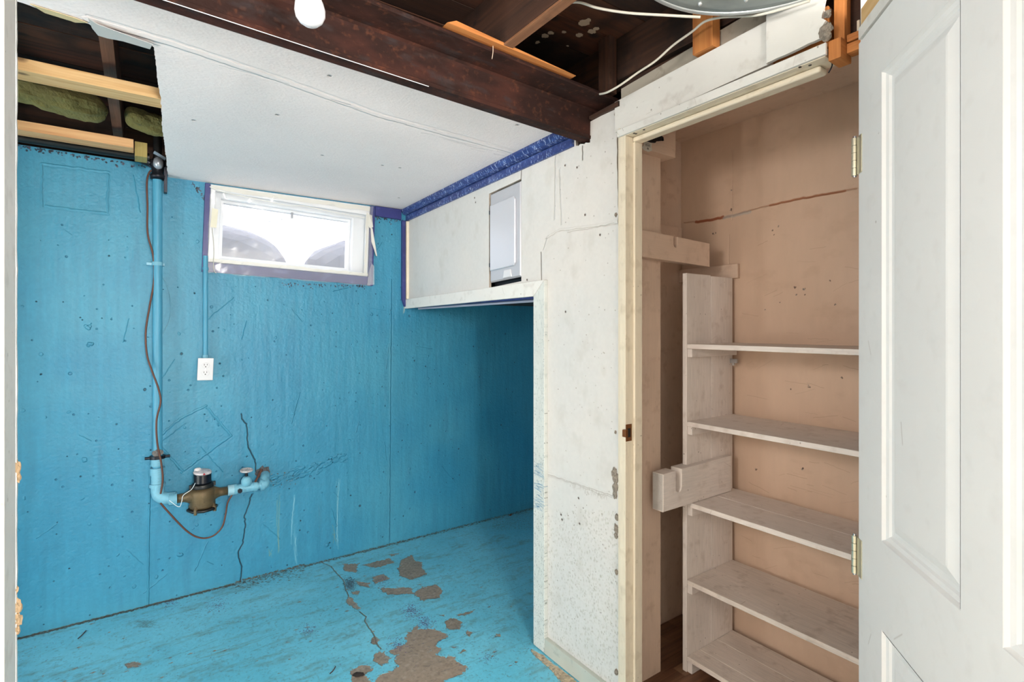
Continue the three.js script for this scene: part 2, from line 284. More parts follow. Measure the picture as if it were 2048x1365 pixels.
const bigPatch = [[905, 890], [930, 860], [950, 890], [1000, 880], [1060, 885], [1140, 920], [1145, 940], [1085, 960], [1060, 1000], [1090, 1020], [1080, 1060], [1110, 1075], [1190, 1075], [1200, 1110], [1260, 1130], [1290, 1150], [1250, 1190], [1180, 1220], [1130, 1246], [1120, 1400], [640, 1400], [640, 1240], [700, 1190], [760, 1170], [810, 1130], [770, 1090], [800, 1060], [750, 1040], [790, 1000], [850, 990], [860, 950], [880, 905]];
bare(Z4(bigPatch), 5);
for (const poly of [
  [[650, 1050], [690, 1035], [750, 1080], [740, 1120], [680, 1135], [640, 1100]],
  [[480, 1170], [540, 1130], [610, 1135], [630, 1170], [580, 1190], [640, 1246], [640, 1330], [520, 1330]],
  [[970, 600], [1060, 580], [1115, 620], [1090, 670], [960, 690], [920, 640]],
  [[820, 420], [900, 375], [920, 420], [960, 430], [1000, 510], [900, 550], [820, 520], [800, 470]],
  [[430, 440], [530, 435], [520, 500], [440, 490]], [[560, 445], [740, 400], [780, 430], [640, 470]], [[520, 560], [620, 570], [610, 600], [540, 590]],
  [[630, 530], [700, 510], [740, 540], [650, 575]], [[470, 660], [500, 690], [550, 745], [520, 750], [460, 700]], [[1120, 830], [1180, 800], [1240, 840], [1220, 880], [1160, 885]],
  [[1200, 785], [1290, 765], [1340, 750], [1290, 782], [1210, 800]], [[670, 605], [890, 600], [915, 640], [740, 650]], [[490, 630], [550, 620], [530, 652], [495, 650]],
  [[635, 940], [665, 950], [660, 990], [630, 980]], [[1270, 900], [1310, 905], [1300, 925], [1275, 920]], [[1440, 940], [1500, 915], [1500, 930], [1450, 950]], [[1080, 790], [1130, 785], [1120, 800]],
  [[745, 1010 - 640], [830, 365], [760, 390]], [[1250, 1020], [1275, 1030], [1240, 1045]], [[1170, 1005], [1215, 1000], [1190, 1015]]]) bare(Z4(poly), 5, rnd() < 0.5 ? [146, 130, 114] : [138, 124, 108]);
bare([fp(250, 1329), fp(268, 1324), fp(284, 1328), fp(276, 1336), fp(254, 1338)], 3);
// beige mortar along the foot of the partition
bare([fp(1063, 1298), fp(1086, 1311), fp(1160, 1369), fp(1130, 1372), fp(1062, 1304)], 3, [206, 184, 152]);
// dark patch of grime, wide dirt along the wall foot
for (let i = 0; i < 900; i++) { const [x, y] = Z4([[475 + rr(-55, 55) * rr(0.2, 1), 575 + rr(-60, 60) * rr(0.2, 1)]])[0]; fg.fillStyle = `rgba(54,66,76,${rr(0.2, 0.6)})`; fg.beginPath(); fg.arc(x, y, rr(0.6, 2.4), 0, 7); fg.fill(); }
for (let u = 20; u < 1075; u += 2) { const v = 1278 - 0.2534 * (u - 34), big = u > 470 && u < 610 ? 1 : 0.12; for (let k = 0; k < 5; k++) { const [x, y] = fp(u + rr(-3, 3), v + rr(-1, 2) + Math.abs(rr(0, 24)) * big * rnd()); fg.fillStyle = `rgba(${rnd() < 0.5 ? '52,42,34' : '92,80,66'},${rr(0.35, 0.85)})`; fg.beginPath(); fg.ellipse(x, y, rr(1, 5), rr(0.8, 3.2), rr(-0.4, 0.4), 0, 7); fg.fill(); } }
for (let i = 0; i < 1500; i++) { const [x, y] = fp(rr(985, 1064), rr(1022, 1060)); fg.fillStyle = `rgba(${rnd() < 0.6 ? '70,76,80' : '96,84,70'},${rr(0.1, 0.4)})`; fg.beginPath(); fg.ellipse(x, y, rr(0.6, 3), rr(0.6, 2), rr(0, 3), 0, 7); fg.fill(); }
// cracks
for (const pts of [[[270, 425], [350, 455], [385, 500], [430, 545], [450, 610], [470, 660]], [[545, 765], [590, 800], [580, 830], [640, 920], [660, 980], [690, 1020]]]) { line(fg, Z4(pts), 'rgba(110,92,76,.9)', 3, 3); line(fbg, Z4(pts), 'rgba(0,0,0,.9)', 4, 3); }
// chips, purple flecks, scuffs
for (let i = 0; i < 6500; i++) {
  const x = rr(0, FL.px), y = rr(0, FL.px), m = fbm(x * 0.008, y * 0.008 + 5, 3); if (m < 0.48) continue;
  const t = rnd(); fg.fillStyle = `rgba(${t < 0.4 ? '78,58,104' : t < 0.75 ? '70,88,104' : '134,118,102'},${rr(0.4, 0.85)})`; fg.beginPath(); fg.ellipse(x, y, rr(0.5, 2.2), rr(0.5, 1.6), rr(0, 3), 0, 7); fg.fill();
}
for (const [cx, cy, n] of [[900, 760, 240], [990, 840, 200], [800, 990, 150], [700, 560, 110], [-760, 700, 130], [-420, 720, 110], [200, 900, 90], [1420, 1080, 40]]) for (let i = 0; i < n; i++) { const [x, y] = Z4([[cx + rr(-90, 90) * rr(0.1, 1), cy + rr(-70, 70) * rr(0.1, 1)]])[0]; fg.fillStyle = `rgba(${rnd() < 0.7 ? '80,56,112' : '66,46,60'},${rr(0.4, 0.9)})`; fg.beginPath(); fg.ellipse(x, y, rr(0.6, 2.4), rr(0.5, 1.8), rr(0, 3), 0, 7); fg.fill(); }
for (let i = 0; i < 70; i++) { const [x, y] = fp(rr(60, 1050), rr(1150, 1364)); bare([[x - rr(2, 9), y], [x, y - rr(1, 4)], [x + rr(2, 10), y + rr(-2, 2)], [x, y + rr(1, 4)]], 1); }
for (let i = 0; i < 60; i++) { const u = rr(200, 1050), v = rr(1120, 1360), l = rr(20, 120); line(fg, [fp(u, v), fp(u + l * 0.5, v - l * 0.17 + rr(-3, 3)), fp(u + l, v - l * 0.36)], `rgba(66,88,98,${rr(0.25, 0.6)})`, rr(0.7, 1.6), 3); }
for (const [u, v, l, w] of [[340, 1340, 190, 5], [330, 1290, 190, 5], [480, 1330, 130, 4], [420, 1310, 110, 4]]) for (let k = 0; k < 26; k++) { const d = rr(-w, w), t0 = rr(0, 0.7), t1 = t0 + rr(0.05, 0.3); line(fg, [fp(u + l * t0, v - l * t0 * 0.3 + d), fp(u + l * t1, v - l * t1 * 0.3 + d)], `rgba(96,104,96,${rr(0.15, 0.35)})`, rr(0.8, 2.4), 2); }
for (let i = 0; i < 500; i++) { const [x, y] = fp(291 + rr(-24, 24) * rr(0.3, 1), 1249 + rr(-7, 7)); fg.fillStyle = `rgba(70,78,76,${rr(0.1, 0.3)})`; fg.beginPath(); fg.ellipse(x, y, rr(1, 3), rr(0.6, 1.6), 0, 0, 7); fg.fill(); }
const floorMat = new THREE.MeshPhysicalMaterial({ map: tex(fc, true), bumpMap: tex(fb, false), bumpScale: 0.005, roughness: 0.42 });
const floorUV = (g) => planeUV(g, (x) => (x - FL.x0) / FL.s, (x, y, z) => 1 - (z - FL.z0) / FL.s);
struct('floor', floorUV(prism([[-2.6, -0.2], [2.5, -0.2], [2.5, 1.56], [1.44, 1.56], [1.44, 2.0], [-2.6, 2.0]], -0.12, 0.12, 'y')), floorMat, 'worn light blue painted concrete floor with bare patches');

struct('floor_near', board(-2.6, 1.5, -0.12, 0, 2.0, 5.3), wood([182, 174, 164], [150, 142, 132], { knots: 0, rough: 0.5 }), 'light wooden floor of the unseen room behind the viewer, toned for bounce light');  // unseen floor, its tone picked for the light it bounces
// ---------------------------------------------------------------- ceiling of the blue room, with the torn-open corner
const CY = (z) => 2.146 + 0.02 * z;
const onCeil = (u, v) => { let p = onY(u, v, 2.15); for (let i = 0; i < 4; i++) p = onY(u, v, CY(p.z)); return [p.x, p.z]; };
const tear = ragged([[337, 362], [331, 300], [325, 258], [322, 200], [314, 150], [308, 95]].map(([u, v]) => onCeil(u, v)), 0.008, 0.004, false, 70);
const tear2 = ragged([[300, 88], [245, 74], [215, 68], [196, 62], [178, 48], [150, 40], [34, 3], [-40, -22]].map(([u, v]) => onCeil(u, v)), 0.01, 0.004, false, 60);
const CE = { x0: -0.7, w: 2.2, z0: -0.05, d: 1.75 };
const cpx = (u, v) => { const [x, z] = onCeil(u, v); return [(x - CE.x0) / CE.w * 1280, (z - CE.z0) / CE.d * 1024]; };
const [cc, cg] = canvasOf(1280, 1024, (x, y) => { const a = fbm(x * 0.006, y * 0.006, 4) - 0.5, f = fbm(x * 0.2, y * 0.2, 2) - 0.5, k = 1 + a * 0.04 + f * 0.02; return [243 * k, 232 * k, 229 * k]; });
const [cb2, cbg] = canvasOf(1280, 1024, (x, y) => 128 + (fbm(x * 0.01, y * 0.01, 4) - 0.5) * 50 + (fbm(x * 0.3, y * 0.3, 2) - 0.5) * 24);
const seamPts = [[180, 40], [340, 86], [560, 160], [760, 232], [1021, 303], [1060, 318]].map(([u, v]) => cpx(u, v));
line(cbg, seamPts, 'rgba(245,245,245,.9)', 18, 3); line(cbg, seamPts.map(([x, y]) => [x, y + 11]), 'rgba(60,60,60,.5)', 9, 3); line(cbg, seamPts.map(([x, y]) => [x, y - 13]), 'rgba(80,80,80,.4)', 8, 3); line(cg, seamPts.map(([x, y]) => [x, y + 9]), 'rgba(190,190,192,.3)', 2, 3);
for (let i = 0; i < 26; i++) { const t = rnd(), [x, y] = [lerp(seamPts[0][0], seamPts[5][0], t), lerp(seamPts[0][1], seamPts[5][1], t) - rr(10, 46)], l = rr(20, 90); line(cbg, [[x, y], [x + l, y + l * -0.02 + rr(-5, 5)]], 'rgba(40,40,40,.6)', rr(1, 2.5), 3); line(cg, [[x, y], [x + l, y + rr(-5, 5)]], 'rgba(170,172,178,.35)', 1, 3); }
for (const [u, v] of [[388, 241], [645, 311], [765, 331], [800, 336], [700, 127], [660, 152], [870, 186], [994, 225], [1035, 250], [798, 396], [555, 230]]) { const [x, y] = cpx(u, v); cg.fillStyle = 'rgba(70,70,74,.8)'; cg.beginPath(); cg.ellipse(x, y, 3, 2, 0, 0, 7); cg.fill(); cbg.fillStyle = 'rgba(0,0,0,.9)'; cbg.beginPath(); cbg.arc(x, y, 4, 0, 7); cbg.fill(); }
const ceilMat = new THREE.MeshPhysicalMaterial({ map: tex(cc, true), bumpMap: tex(cb2, false), bumpScale: 0.010, roughness: 0.8 });
const ceilGeo = prism([[1.425, 0.0], [1.425, 1.665], [-2.6, 1.665], [-2.6, tear2[tear2.length - 1][1]], ...tear2.slice().reverse(), ...tear.slice().reverse(), [tear[0][0], 0]], 0, 0.013, 'y');
{ const p = ceilGeo.attributes.position; for (let i = 0; i < p.count; i++) p.setY(i, p.getY(i) + CY(p.getZ(i))); planeUV(ceilGeo, (x) => (x - CE.x0) / CE.w, (x, y, z) => 1 - (z - CE.z0) / CE.d); ceilGeo.computeVertexNormals(); }
const ceiling = struct('ceiling', ceilGeo, ceilMat, 'white painted drywall ceiling torn open in one corner');
// torn paper hanging from the edge of the hole
{
  const pts = [[176, 30], [196, 44], [250, 62], [305, 82], [300, 90], [246, 76], [214, 70], [196, 64], [184, 50]].map(([u, v]) => onCeil(u, v));
  const g = prism(pts, 0, 0.0016, 'y'); const p = g.attributes.position;
  for (let i = 0; i < p.count; i++) p.setY(i, p.getY(i) + CY(p.getZ(i)) - 0.004 - 0.012 * fbm(p.getX(i) * 20, p.getZ(i) * 20, 2));
  part(ceiling, 'torn_paper', g, plain(0xb9bab8, 0.9), 'grey torn drywall paper');
  const q = [[60, 6], [150, 34], [176, 44], [150, 43], [142, 40], [90, 24]].map(([u, v]) => onCeil(u, v)), g2 = prism(q, 0, 0.0016, 'y'), p2 = g2.attributes.position;
  for (let i = 0; i < p2.count; i++) p2.setY(i, p2.getY(i) + CY(p2.getZ(i)) - 0.003);
  part(ceiling, 'torn_paper', g2, plain(0xc6b58c, 0.9), 'yellowed torn drywall paper');
}

// ---------------------------------------------------------------- floor above: subfloor planks over joists
const upper = struct('ceiling_subfloor', null, null, 'dark brown subfloor planks above the joists');
part(upper, 'backing', board(-2.6, 2.6, 2.485, 2.52, -0.2, 5.3), M.old);
const subMats = [M.sub, wood([92, 54, 34], [54, 32, 21], { stain: 0.5, size: 1 }), wood([66, 40, 27], [38, 23, 17], { stain: 0.7, size: 1 })];
for (let i = 0, z = -0.05; z < 3.45; i++, z += 0.142) part(upper, i ? `plank_${String(i).padStart(3, '0')}` : 'plank', board(-2.55, 2.5, 2.462 + rr(0, 0.003), 2.483, z, z + 0.138), subMats[i % 3]);
// white splashes of plaster on the planks
const splash = plain(0xb5a48f, 0.9);
for (const [u, v, r] of [[1168, 46, 9], [1176, 41, 5], [1158, 70, 7], [1184, 63, 7], [1192, 58, 5], [1090, 72, 6], [1102, 66, 5], [1128, 64, 4], [1135, 92, 3], [1075, 85, 4]]) { const p = onY(u, v, 2.461), s = r * 0.0022; const g = lump(s, 0.0012, s * rr(0.6, 1.1), 0.5, 2, 2.5); g.translate(p.x, p.y, p.z); part(upper, 'plaster_splash', g, splash, 'dried white plaster splash'); }

// walls that close the place
struct('wall_left', board(-2.75, -2.6, 0, 2.5, -0.2, 5.3), M.wallWhite);
struct('wall_right', board(1.475, 1.6, -0.1, 2.5, 2.665, 5.3), M.wallWhite);
struct('wall_rear', board(-2.6, 1.475, 0, 2.5, 5.15, 5.3), M.wallWhite);
struct('ceiling_rear', board(-2.6, 1.475, 2.3, 2.32, 3.45, 5.15), M.wallWhite);
const stub = struct('wall_stub', prism([[-2.6, 0], ...ragged([[-0.203, 0], [-0.203, 2.1]], 0.02, 0.0012, false, 40), [-2.6, 2.1]].map((p) => p), 1.745, 0.012, 'z'), M.offwhite, 'end of the white drywall partition with torn lower edge');
part(stub, 'drywall_sheet', board(-2.6, -0.215, 0, 2.1, 1.862, 1.874), M.offwhite);
part(stub, 'end_stud', board(-0.255, -0.204, 0, 2.1, 1.758, 1.862), M.offwhite);
part(stub, 'stud', board(-0.7, -0.66, 0, 2.1, 1.76, 1.86), M.pine);
for (const [u, v, s] of [[37, 935, 8], [40, 955, 6], [36, 1215, 9], [39, 1240, 8], [37, 1262, 6], [36, 1180, 5]]) { const p = onZ(u - 5, v, 1.752), r = s * 0.0009; const g = lump(r, r * 1.8, 0.006, 0.7, 2, 2.4); g.translate(p.x, p.y, p.z); part(stub, 'torn_gypsum', g, plain(0xa88f70, 0.9), 'torn tan drywall paper'); }

// ---------------------------------------------------------------- partition (plane x = 1.41) with low opening and the beam notch
const PX = 1.41;
const PN = { z0: -0.05, w: 2.0, h: 2.3 };
const ppx = (u, v) => { const p = onX(u, v, PX); return [(p.z - PN.z0) / PN.w * 1024, (PN.h - p.y) / PN.h * 1178]; };
const [pc, pg] = canvasOf(1024, 1178, (x, y) => {
  const a = fbm(x * 0.006, y * 0.006, 4) - 0.5, f = fbm(x * 0.15, y * 0.15, 3) - 0.5; let q = mix([213, 209, 204], [206, 205, 202], clamp(0.5 + a * 2));
  const d = clamp((fbm(x * 0.03 + 5, y * 0.02, 5) - 0.6) * 4) * 0.14; q = mix(q, [150, 144, 128], d);
  return q.map((v) => v * (1 + f * 0.03));
});
const [pb, pbg] = canvasOf(1024, 1178, (x, y) => 140 + (fbm(x * 0.012, y * 0.012, 4) - 0.5) * 50 + (fbm(x * 0.2, y * 0.2, 2) - 0.5) * 20);
const P = (l) => l.map(([u, v]) => ppx(u, v));
for (const pts of [[[1082, 505], [1083, 560]], [[1043, 340], [1041, 372]], [[1165, 292], [1165, 320]]]) { line(pg, P(pts), 'rgba(80,66,54,.9)', 2, 1); line(pbg, P(pts), 'rgba(0,0,0,1)', 3, 1); }
for (const pts of [[[1090, 478], [1120, 462], [1235, 448]], [[1086, 500], [1093, 476]], [[1135, 465], [1165, 460], [1228, 446]], [[1110, 300], [1108, 440]], [[1118, 340], [1122, 450]]]) { line(pbg, P(pts), 'rgba(40,40,40,.8)', 2.5, 2); line(pbg, P(pts.map(([u, v]) => [u + 3, v - 3])), 'rgba(240,240,240,.6)', 4, 2); line(pg, P(pts), 'rgba(150,142,130,.55)', 1.1, 2); }
{ const pts = [[1096, 947], [1150, 963], [1190, 978], [1225, 990]]; for (let k = 0; k < 5; k++) line(pg, P(pts.map(([u, v]) => [u, v + k * 1.5 + rr(0, 4)])), `rgba(120,110,100,${0.4 - k * 0.07})`, 0.9, 3); line(pbg, P(pts), 'rgba(40,40,40,.5)', 2, 3); for (let i = 0; i < 70; i++) { const t = rnd(), [x, y] = ppx(lerp(1140, 1215, t), lerp(962, 988, t) + rr(0, 10)); line(pg, [[x, y], [x + rr(-1, 1), y + rr(2, 7)]], 'rgba(150,142,132,.5)', 0.8); } }
for (let i = 0; i < 260; i++) { const low = rnd() < 0.6, [x, y] = ppx(rr(1095, 1232), low ? rr(980, 1360) : rr(260, 980)); pg.fillStyle = `rgba(${rnd() < 0.3 ? '60,48,40' : '130,120,106'},${rr(0.3, 0.75)})`; pg.beginPath(); pg.ellipse(x, y, rr(0.5, 1.6), rr(0.5, 1.3), 0, 0, 7); pg.fill(); }
for (const [u, v] of [[1122, 885 + 145], [1124, 1040], [1159, 1048], [1131, 624], [1154, 335], [1130, 331], [1157, 997], [949, 396], [951, 405], [1054, 560], [1200, 470], [1170, 430]]) { const [x, y] = ppx(u, v); pg.fillStyle = 'rgba(62,46,38,.9)'; pg.beginPath(); pg.ellipse(x, y, 2.2, 2, 0.5, 0, 7); pg.fill(); pbg.fillStyle = '#000'; pbg.beginPath(); pbg.arc(x, y, 3, 0, 7); pbg.fill(); }
for (let i = 0; i < 2600; i++) { const [x, y] = ppx(rr(1092, 1236), rr(1020, 1364)); pg.fillStyle = `rgba(${rnd() < 0.5 ? '150,148,128' : '122,118,104'},${rr(0.06, 0.3)})`; pg.beginPath(); pg.ellipse(x, y, rr(0.5, 2), rr(0.5, 3), 0, 0, 7); pg.fill(); }
const panelMat = new THREE.MeshPhysicalMaterial({ map: tex(pc, true), bumpMap: tex(pb, false), bumpScale: 0.0035, roughness: 0.6 });
const edge = ragged([[1.853, 0], [1.851, 0.7], [1.847, 1.0], [1.85, 1.3], [1.846, 1.75], [1.838, 2.185]], 0.02, 0.004, false, 30);
const panelShape = [[0.004, 1.52], [1.375, 1.52], [1.375, 0.0], ...edge, [1.702, 2.178], [1.70, 2.098], ...ragged([[1.70, 2.098], [1.62, 2.108]], 0.008, 0.006, false, 90).slice(1), [1.615, 2.19], [0.004, 2.13]];
const elPanel = [[0.982, 1.581], [1.2535, 1.595], [1.2535, 2.062], [0.982, 2.05]];
const partition = struct('wall_partition', planeUV(prism(panelShape, PX, 0.013, 'x', [elPanel]), (x, y, z) => (z - PN.z0) / PN.w, (x, y) => y / PN.h), [panelMat, M.gypsum], 'scuffed off-white drywall partition with low opening and ragged edge');
part(partition, 'framing', mergeGeometries([board(1.4235, 1.5, 1.522, 1.562, 0.004, 1.37), board(1.4235, 1.5, 0, 2.1, 1.378, 1.416), board(1.4235, 1.5, 0, 2.09, 1.80, 1.838), board(1.4235, 1.5, 2.06, 2.1, 0.01, 1.37)]), M.old);
part(partition, 'header_underside', board(1.412, 1.5, 1.512, 1.5205, 0.004, 1.37), M.navy, 'navy blue painted underside of the opening');
part(partition, 'header_edge', board(1.484, 1.5, 1.502, 1.512, 0.004, 1.37), plain(0xb9bccb, 0.5));
// torn gypsum on the ragged edge
for (const [u, v, s] of [[1229, 945, 1.5], [1232, 958, 1.6], [1231, 975, 1.5], [1230, 990, 1.2], [1234, 1035, 1.1], [1233, 1058, 1.3], [1232, 1072, 0.9], [1233, 1145, 0.8], [1233, 1345, 0.9], [1231, 228, 0.6], [1232, 430, 0.6], [1231, 865, 0.5]]) { const p = onX(u, v, PX - 0.001), g = lump(0.0045, 0.012 * s, 0.0085 * s, 0.7, 2, 2.4); g.translate(p.x, p.y, p.z); part(partition, 'torn_gypsum', g, M.gypsum, 'crumbled grey gypsum edge'); }

// trims on the partition
const trimDirty = paint([188, 192, 182], { size: 0.5, mottle: 0.06, dirt: 0.3, dirtColor: [120, 132, 128], specks: 220, scratches: 40, rough: 0.5 });
struct('trim_lintel', prism([[0.002, 1.506], [1.367, 1.52], [1.442, 1.586], [0.002, 1.566]], 1.39, 0.0198, 'x', [], 0.0015), M.offwhite, 'off-white flat trim under the panel over the low opening');
const [jc, jg] = canvasOf(64, 1280, (x, y) => { const a = fbm(x * 0.06, y * 0.02, 4) - 0.5, d = clamp((fbm(x * 0.3 + 4, y * 0.1, 4) - 0.55) * 4) * 0.3; return mix([206, 209, 204], [136, 148, 148], d).map((v) => v * (1 + a * 0.08)); });
for (let i = 0; i < 70; i++) { const y = (1.6 - rr(0.6, 0.8)) * 800; line(jg, [[rr(0, 30), y], [rr(30, 64), y + rr(-8, 12)]], `rgba(${rnd() < 0.7 ? '44,96,140' : '90,130,160'},${rr(0.2, 0.7)})`, rr(0.7, 2), 1); }
for (let i = 0; i < 900; i++) { const y = 1280 * Math.pow(rnd(), 0.45); jg.fillStyle = `rgba(${rnd() < 0.5 ? '70,72,66' : '110,122,116'},${rr(0.2, 0.7)})`; jg.beginPath(); jg.ellipse(rr(0, 64), y, rr(0.4, 1.4), rr(0.5, 2.5), 0, 0, 7); jg.fill(); }
struct('trim_jamb', planeUV(prism([[1.368, 0.004], [1.443, 0.004], [1.443, 1.584], [1.368, 1.519]], 1.39, 0.0198, 'x', [], 0.0015), (x, y, z) => (z - 1.366 + (x - 1.39) * 0.3) / 0.08, (x, y) => y / 1.6), new THREE.MeshPhysicalMaterial({ map: tex(jc, true), roughness: 0.5 }), 'dirty white vertical trim beside the low opening');
struct('baseboard_partition', board(1.391, 1.4098, 0.002, 0.066, 1.4445, 1.87), trimDirty, 'chipped white baseboard at the foot of the partition');
// crown of blue moulding on the partition
const [kc1, kg1] = canvasOf(1024, 128, (x, y) => { const a = fbm(x * 0.02, y * 0.05, 4), f = fbm(x * 0.25, y * 0.06, 3); return mix([36, 54, 112], [66, 90, 152], clamp((a - 0.35) * 1.8 + (f - 0.5))); });
for (let i = 0; i < 700; i++) { const x = 1024 * Math.pow(rnd(), 0.7), y = rr(0, 128), l = rr(3, 22); line(kg1, [[x, y], [x + rr(-3, 3), y + l]], `rgba(${rnd() < 0.5 ? '206,214,232' : '140,160,210'},${rr(0.35, 0.95)})`, rr(0.8, 3), 1); }
const crownMat = new THREE.MeshPhysicalMaterial({ map: tex(kc1, true, undefined, [1.7, 0.09]), roughness: 0.4 });
{
  const crown = struct('trim_crown', null, null, 'scuffed bright blue moulding between partition and ceiling');
  const mk = (name, prof) => { const g = prism(prof, 0.004, 1.606, 'z'), p = g.attributes.position; for (let i = 0; i < p.count; i++) p.setY(i, p.getY(i) + 0.021 * p.getZ(i)); g.computeVertexNormals(); part(crown, name, g, crownMat); };
  mk('lower_board', [[1.4098, 2.074], [1.3985, 2.074], [1.3965, 2.077], [1.3965, 2.107], [1.4, 2.111], [1.4098, 2.111]]);
  mk('upper_rail', [[1.4098, 2.112], [1.392, 2.112], [1.378, 2.117], [1.372, 2.126], [1.366, 2.132], [1.366, 2.1445], [1.4098, 2.1445]]);
}
struct('trim_cove', prism([[1.19, 2.082], [1.362, 2.076], [1.362, 2.143], [1.19, 2.143]], 0.0005, 0.018, 'z', [], 0.001), M.navy, 'dark navy board along the ceiling beside the window');
struct('trim_corner', prism([[1.366, 1.565], [1.384, 1.518], [1.388, 1.518], [1.388, 2.074], [1.366, 2.074]], 0.0005, 0.024, 'z', [], 0.001), M.navy, 'dark navy vertical trim in the corner by the partition');
struct('trim_edge', board(1.392, 1.4095, 1.568, 2.07, 0.004, 0.03), M.cream, 'thin cream strip at the corner edge of the partition');

// nook behind the low opening
struct('wall_nook', board(2.45, 2.6, 0, 1.7, 0.0, 1.6), M.bluePaint);
struct('wall_nook_near', board(1.5, 2.45, 0, 1.7, 1.47, 1.5), M.bluePaint);
struct('ceiling_nook', board(1.5, 2.45, 1.545, 1.57, 0.0, 1.47), M.old, 'brown boards over the low opening');
struct('wall_upper', board(1.5, 1.53, 2.3, 2.462, 0, 1.58), M.old);
struct('wall_bay', board(1.51, 1.535, 1.57, 2.3, 0, 1.47), M.old);

// ---------------------------------------------------------------- closet shell
const XB = 2.13, ZE = 1.58;
const KB = { z0: 1.5, w: 1.4, h: 2.35 };
const kpx = (u, v) => { const p = onX(u, v, XB); return [(p.z - KB.z0) / KB.w * 820, (KB.h - p.y) / KB.h * 1376]; };
const [kc, kg] = canvasOf(820, 1376, (x, y) => { const a = fbm(x * 0.006, y * 0.006, 4) - 0.5, f = fbm(x * 0.08, y * 0.02, 3) - 0.5; const q = mix([214, 184, 160], [207, 177, 153], clamp(0.5 + a * 2)); const d = clamp((fbm(x * 0.02 + 9, y * 0.03, 5) - 0.62) * 4) * 0.15; return mix(q, [150, 116, 92], d).map((v) => v * (1 + f * 0.03)); });
const [kb, kbg] = canvasOf(820, 1376, (x, y) => 140 + (fbm(x * 0.015, y * 0.015, 4) - 0.5) * 50);
const K = (l) => l.map(([u, v]) => kpx(u, v));
for (const pts of [[[1368, 446], [1440, 438], [1520, 415], [1600, 397], [1713, 377]]]) { line(kbg, K(pts), 'rgba(20,20,20,.9)', 4, 2); line(kg, K(pts), 'rgba(150,104,78,.7)', 2, 2); line(kg, K([[1392, 444], [1425, 440], [1446, 434]]), 'rgba(150,84,56,.95)', 7, 3); line(kg, K([[1540, 411], [1600, 398], [1690, 382]]), 'rgba(158,104,74,.9)', 5, 2); line(kg, K([[1448, 436], [1500, 424]]), 'rgba(170,168,166,.5)', 8, 3); }
for (const pts of [[[1465, 300], [1464, 440]], [[1458, 470], [1457, 545]]]) line(kbg, K(pts), 'rgba(70,70,70,.7)', 3, 1);
for (const [u, v, s] of [[1427, 468, 4], [1432, 466, 3], [1545, 461, 3], [1557, 453, 3], [1548, 470, 2], [1590, 575, 4], [1608, 578, 5], [1593, 590, 3], [1610, 590, 2], [1462, 420, 5], [1463, 381, 3], [1582, 779, 3], [1619, 773, 5], [1684, 756, 3], [1660, 562, 3], [1670, 610, 3], [1512, 939, 4], [1606, 938, 4], [1560, 605, 2], [1530, 620, 2]]) { const [x, y] = kpx(u, v); for (let i = 0; i < 4; i++) { kg.fillStyle = `rgba(${rnd() < 0.6 ? '62,42,32' : '120,112,108'},.8)`; kg.beginPath(); kg.ellipse(x + rr(-s, s) * 0.5, y + rr(-s, s) * 0.5, rr(0.6, s * 0.5), rr(0.6, s * 0.5), 0, 0, 7); kg.fill(); } }
for (let i = 0; i < 70; i++) { const [x, y] = kpx(rr(1480, 1710), rr(480, 1250)), a = rr(-0.6, 0.3), l = rr(10, 60); line(kg, [[x, y], [x + Math.cos(a) * l, y + Math.sin(a) * l]], `rgba(140,104,80,${rr(0.15, 0.45)})`, 0.9, 2); }
const closetBack = new THREE.MeshPhysicalMaterial({ map: tex(kc, true), bumpMap: tex(kb, false), bumpScale: 0.006, roughness: 0.6 });
struct('wall_closet_back', planeUV(prism([[1.5, -0.1], [2.9, -0.1], [2.9, 2.35], [1.5, 2.35]], XB, 0.12, 'x'), (x, y, z) => (z - KB.z0) / KB.w, (x, y) => y / KB.h), closetBack, 'peach-beige closet back wall with scratches and nail holes');
struct('wall_closet_end', board(1.50, XB, -0.1, 2.35, 1.5, ZE), M.closet, 'peach-beige end wall of the closet');
const column = struct('wall_closet_return', board(1.475, 1.705, -0.1, 2.28, ZE, 1.80, 0.003), M.closet, 'peach-beige return wall beside the closet door frame');
part(column, 'boxed_header', board(1.475, 1.745, 2.064, 2.28, 1.58, 1.842, 0.003), M.closet);
struct('wall_closet_near', board(1.47, XB, -0.1, 2.35, 2.76, 2.9), M.closet);
struct('ceiling_closet', board(1.48, XB, 2.28, 2.3, ZE, 2.76), M.closet, 'peach-beige closet ceiling');
const cfloor = struct('floor_closet', board(1.44, XB, -0.12, -0.006, 1.5, 2.9), plain(0x2c1c14, 0.8), 'brown wooden parquet in the closet');
{
  const pm = [wood([132, 92, 66], [92, 60, 42], { knots: 0, rough: 0.5 }), wood([118, 80, 56], [80, 52, 36], { knots: 0, rough: 0.5 }), wood([142, 104, 76], [102, 70, 50], { knots: 0, rough: 0.5 })];
  let n = 0;
  for (let i = 0, z = 1.585; z < 2.7; i++, z += 0.058) for (const [x0, x1] of i % 2 ? [[1.475, 1.62], [1.621, 1.9], [1.901, 2.128]] : [[1.475, 1.76], [1.761, 2.02], [2.021, 2.128]]) { part(cfloor, n ? `parquet_strip_${String(n).padStart(3, '0')}` : 'parquet_strip', board(x0, x1, -0.005, rr(-0.0006, 0.0002), z, z + 0.0572, 0.0008), pm[(i + n) % 3]); n++; }
}

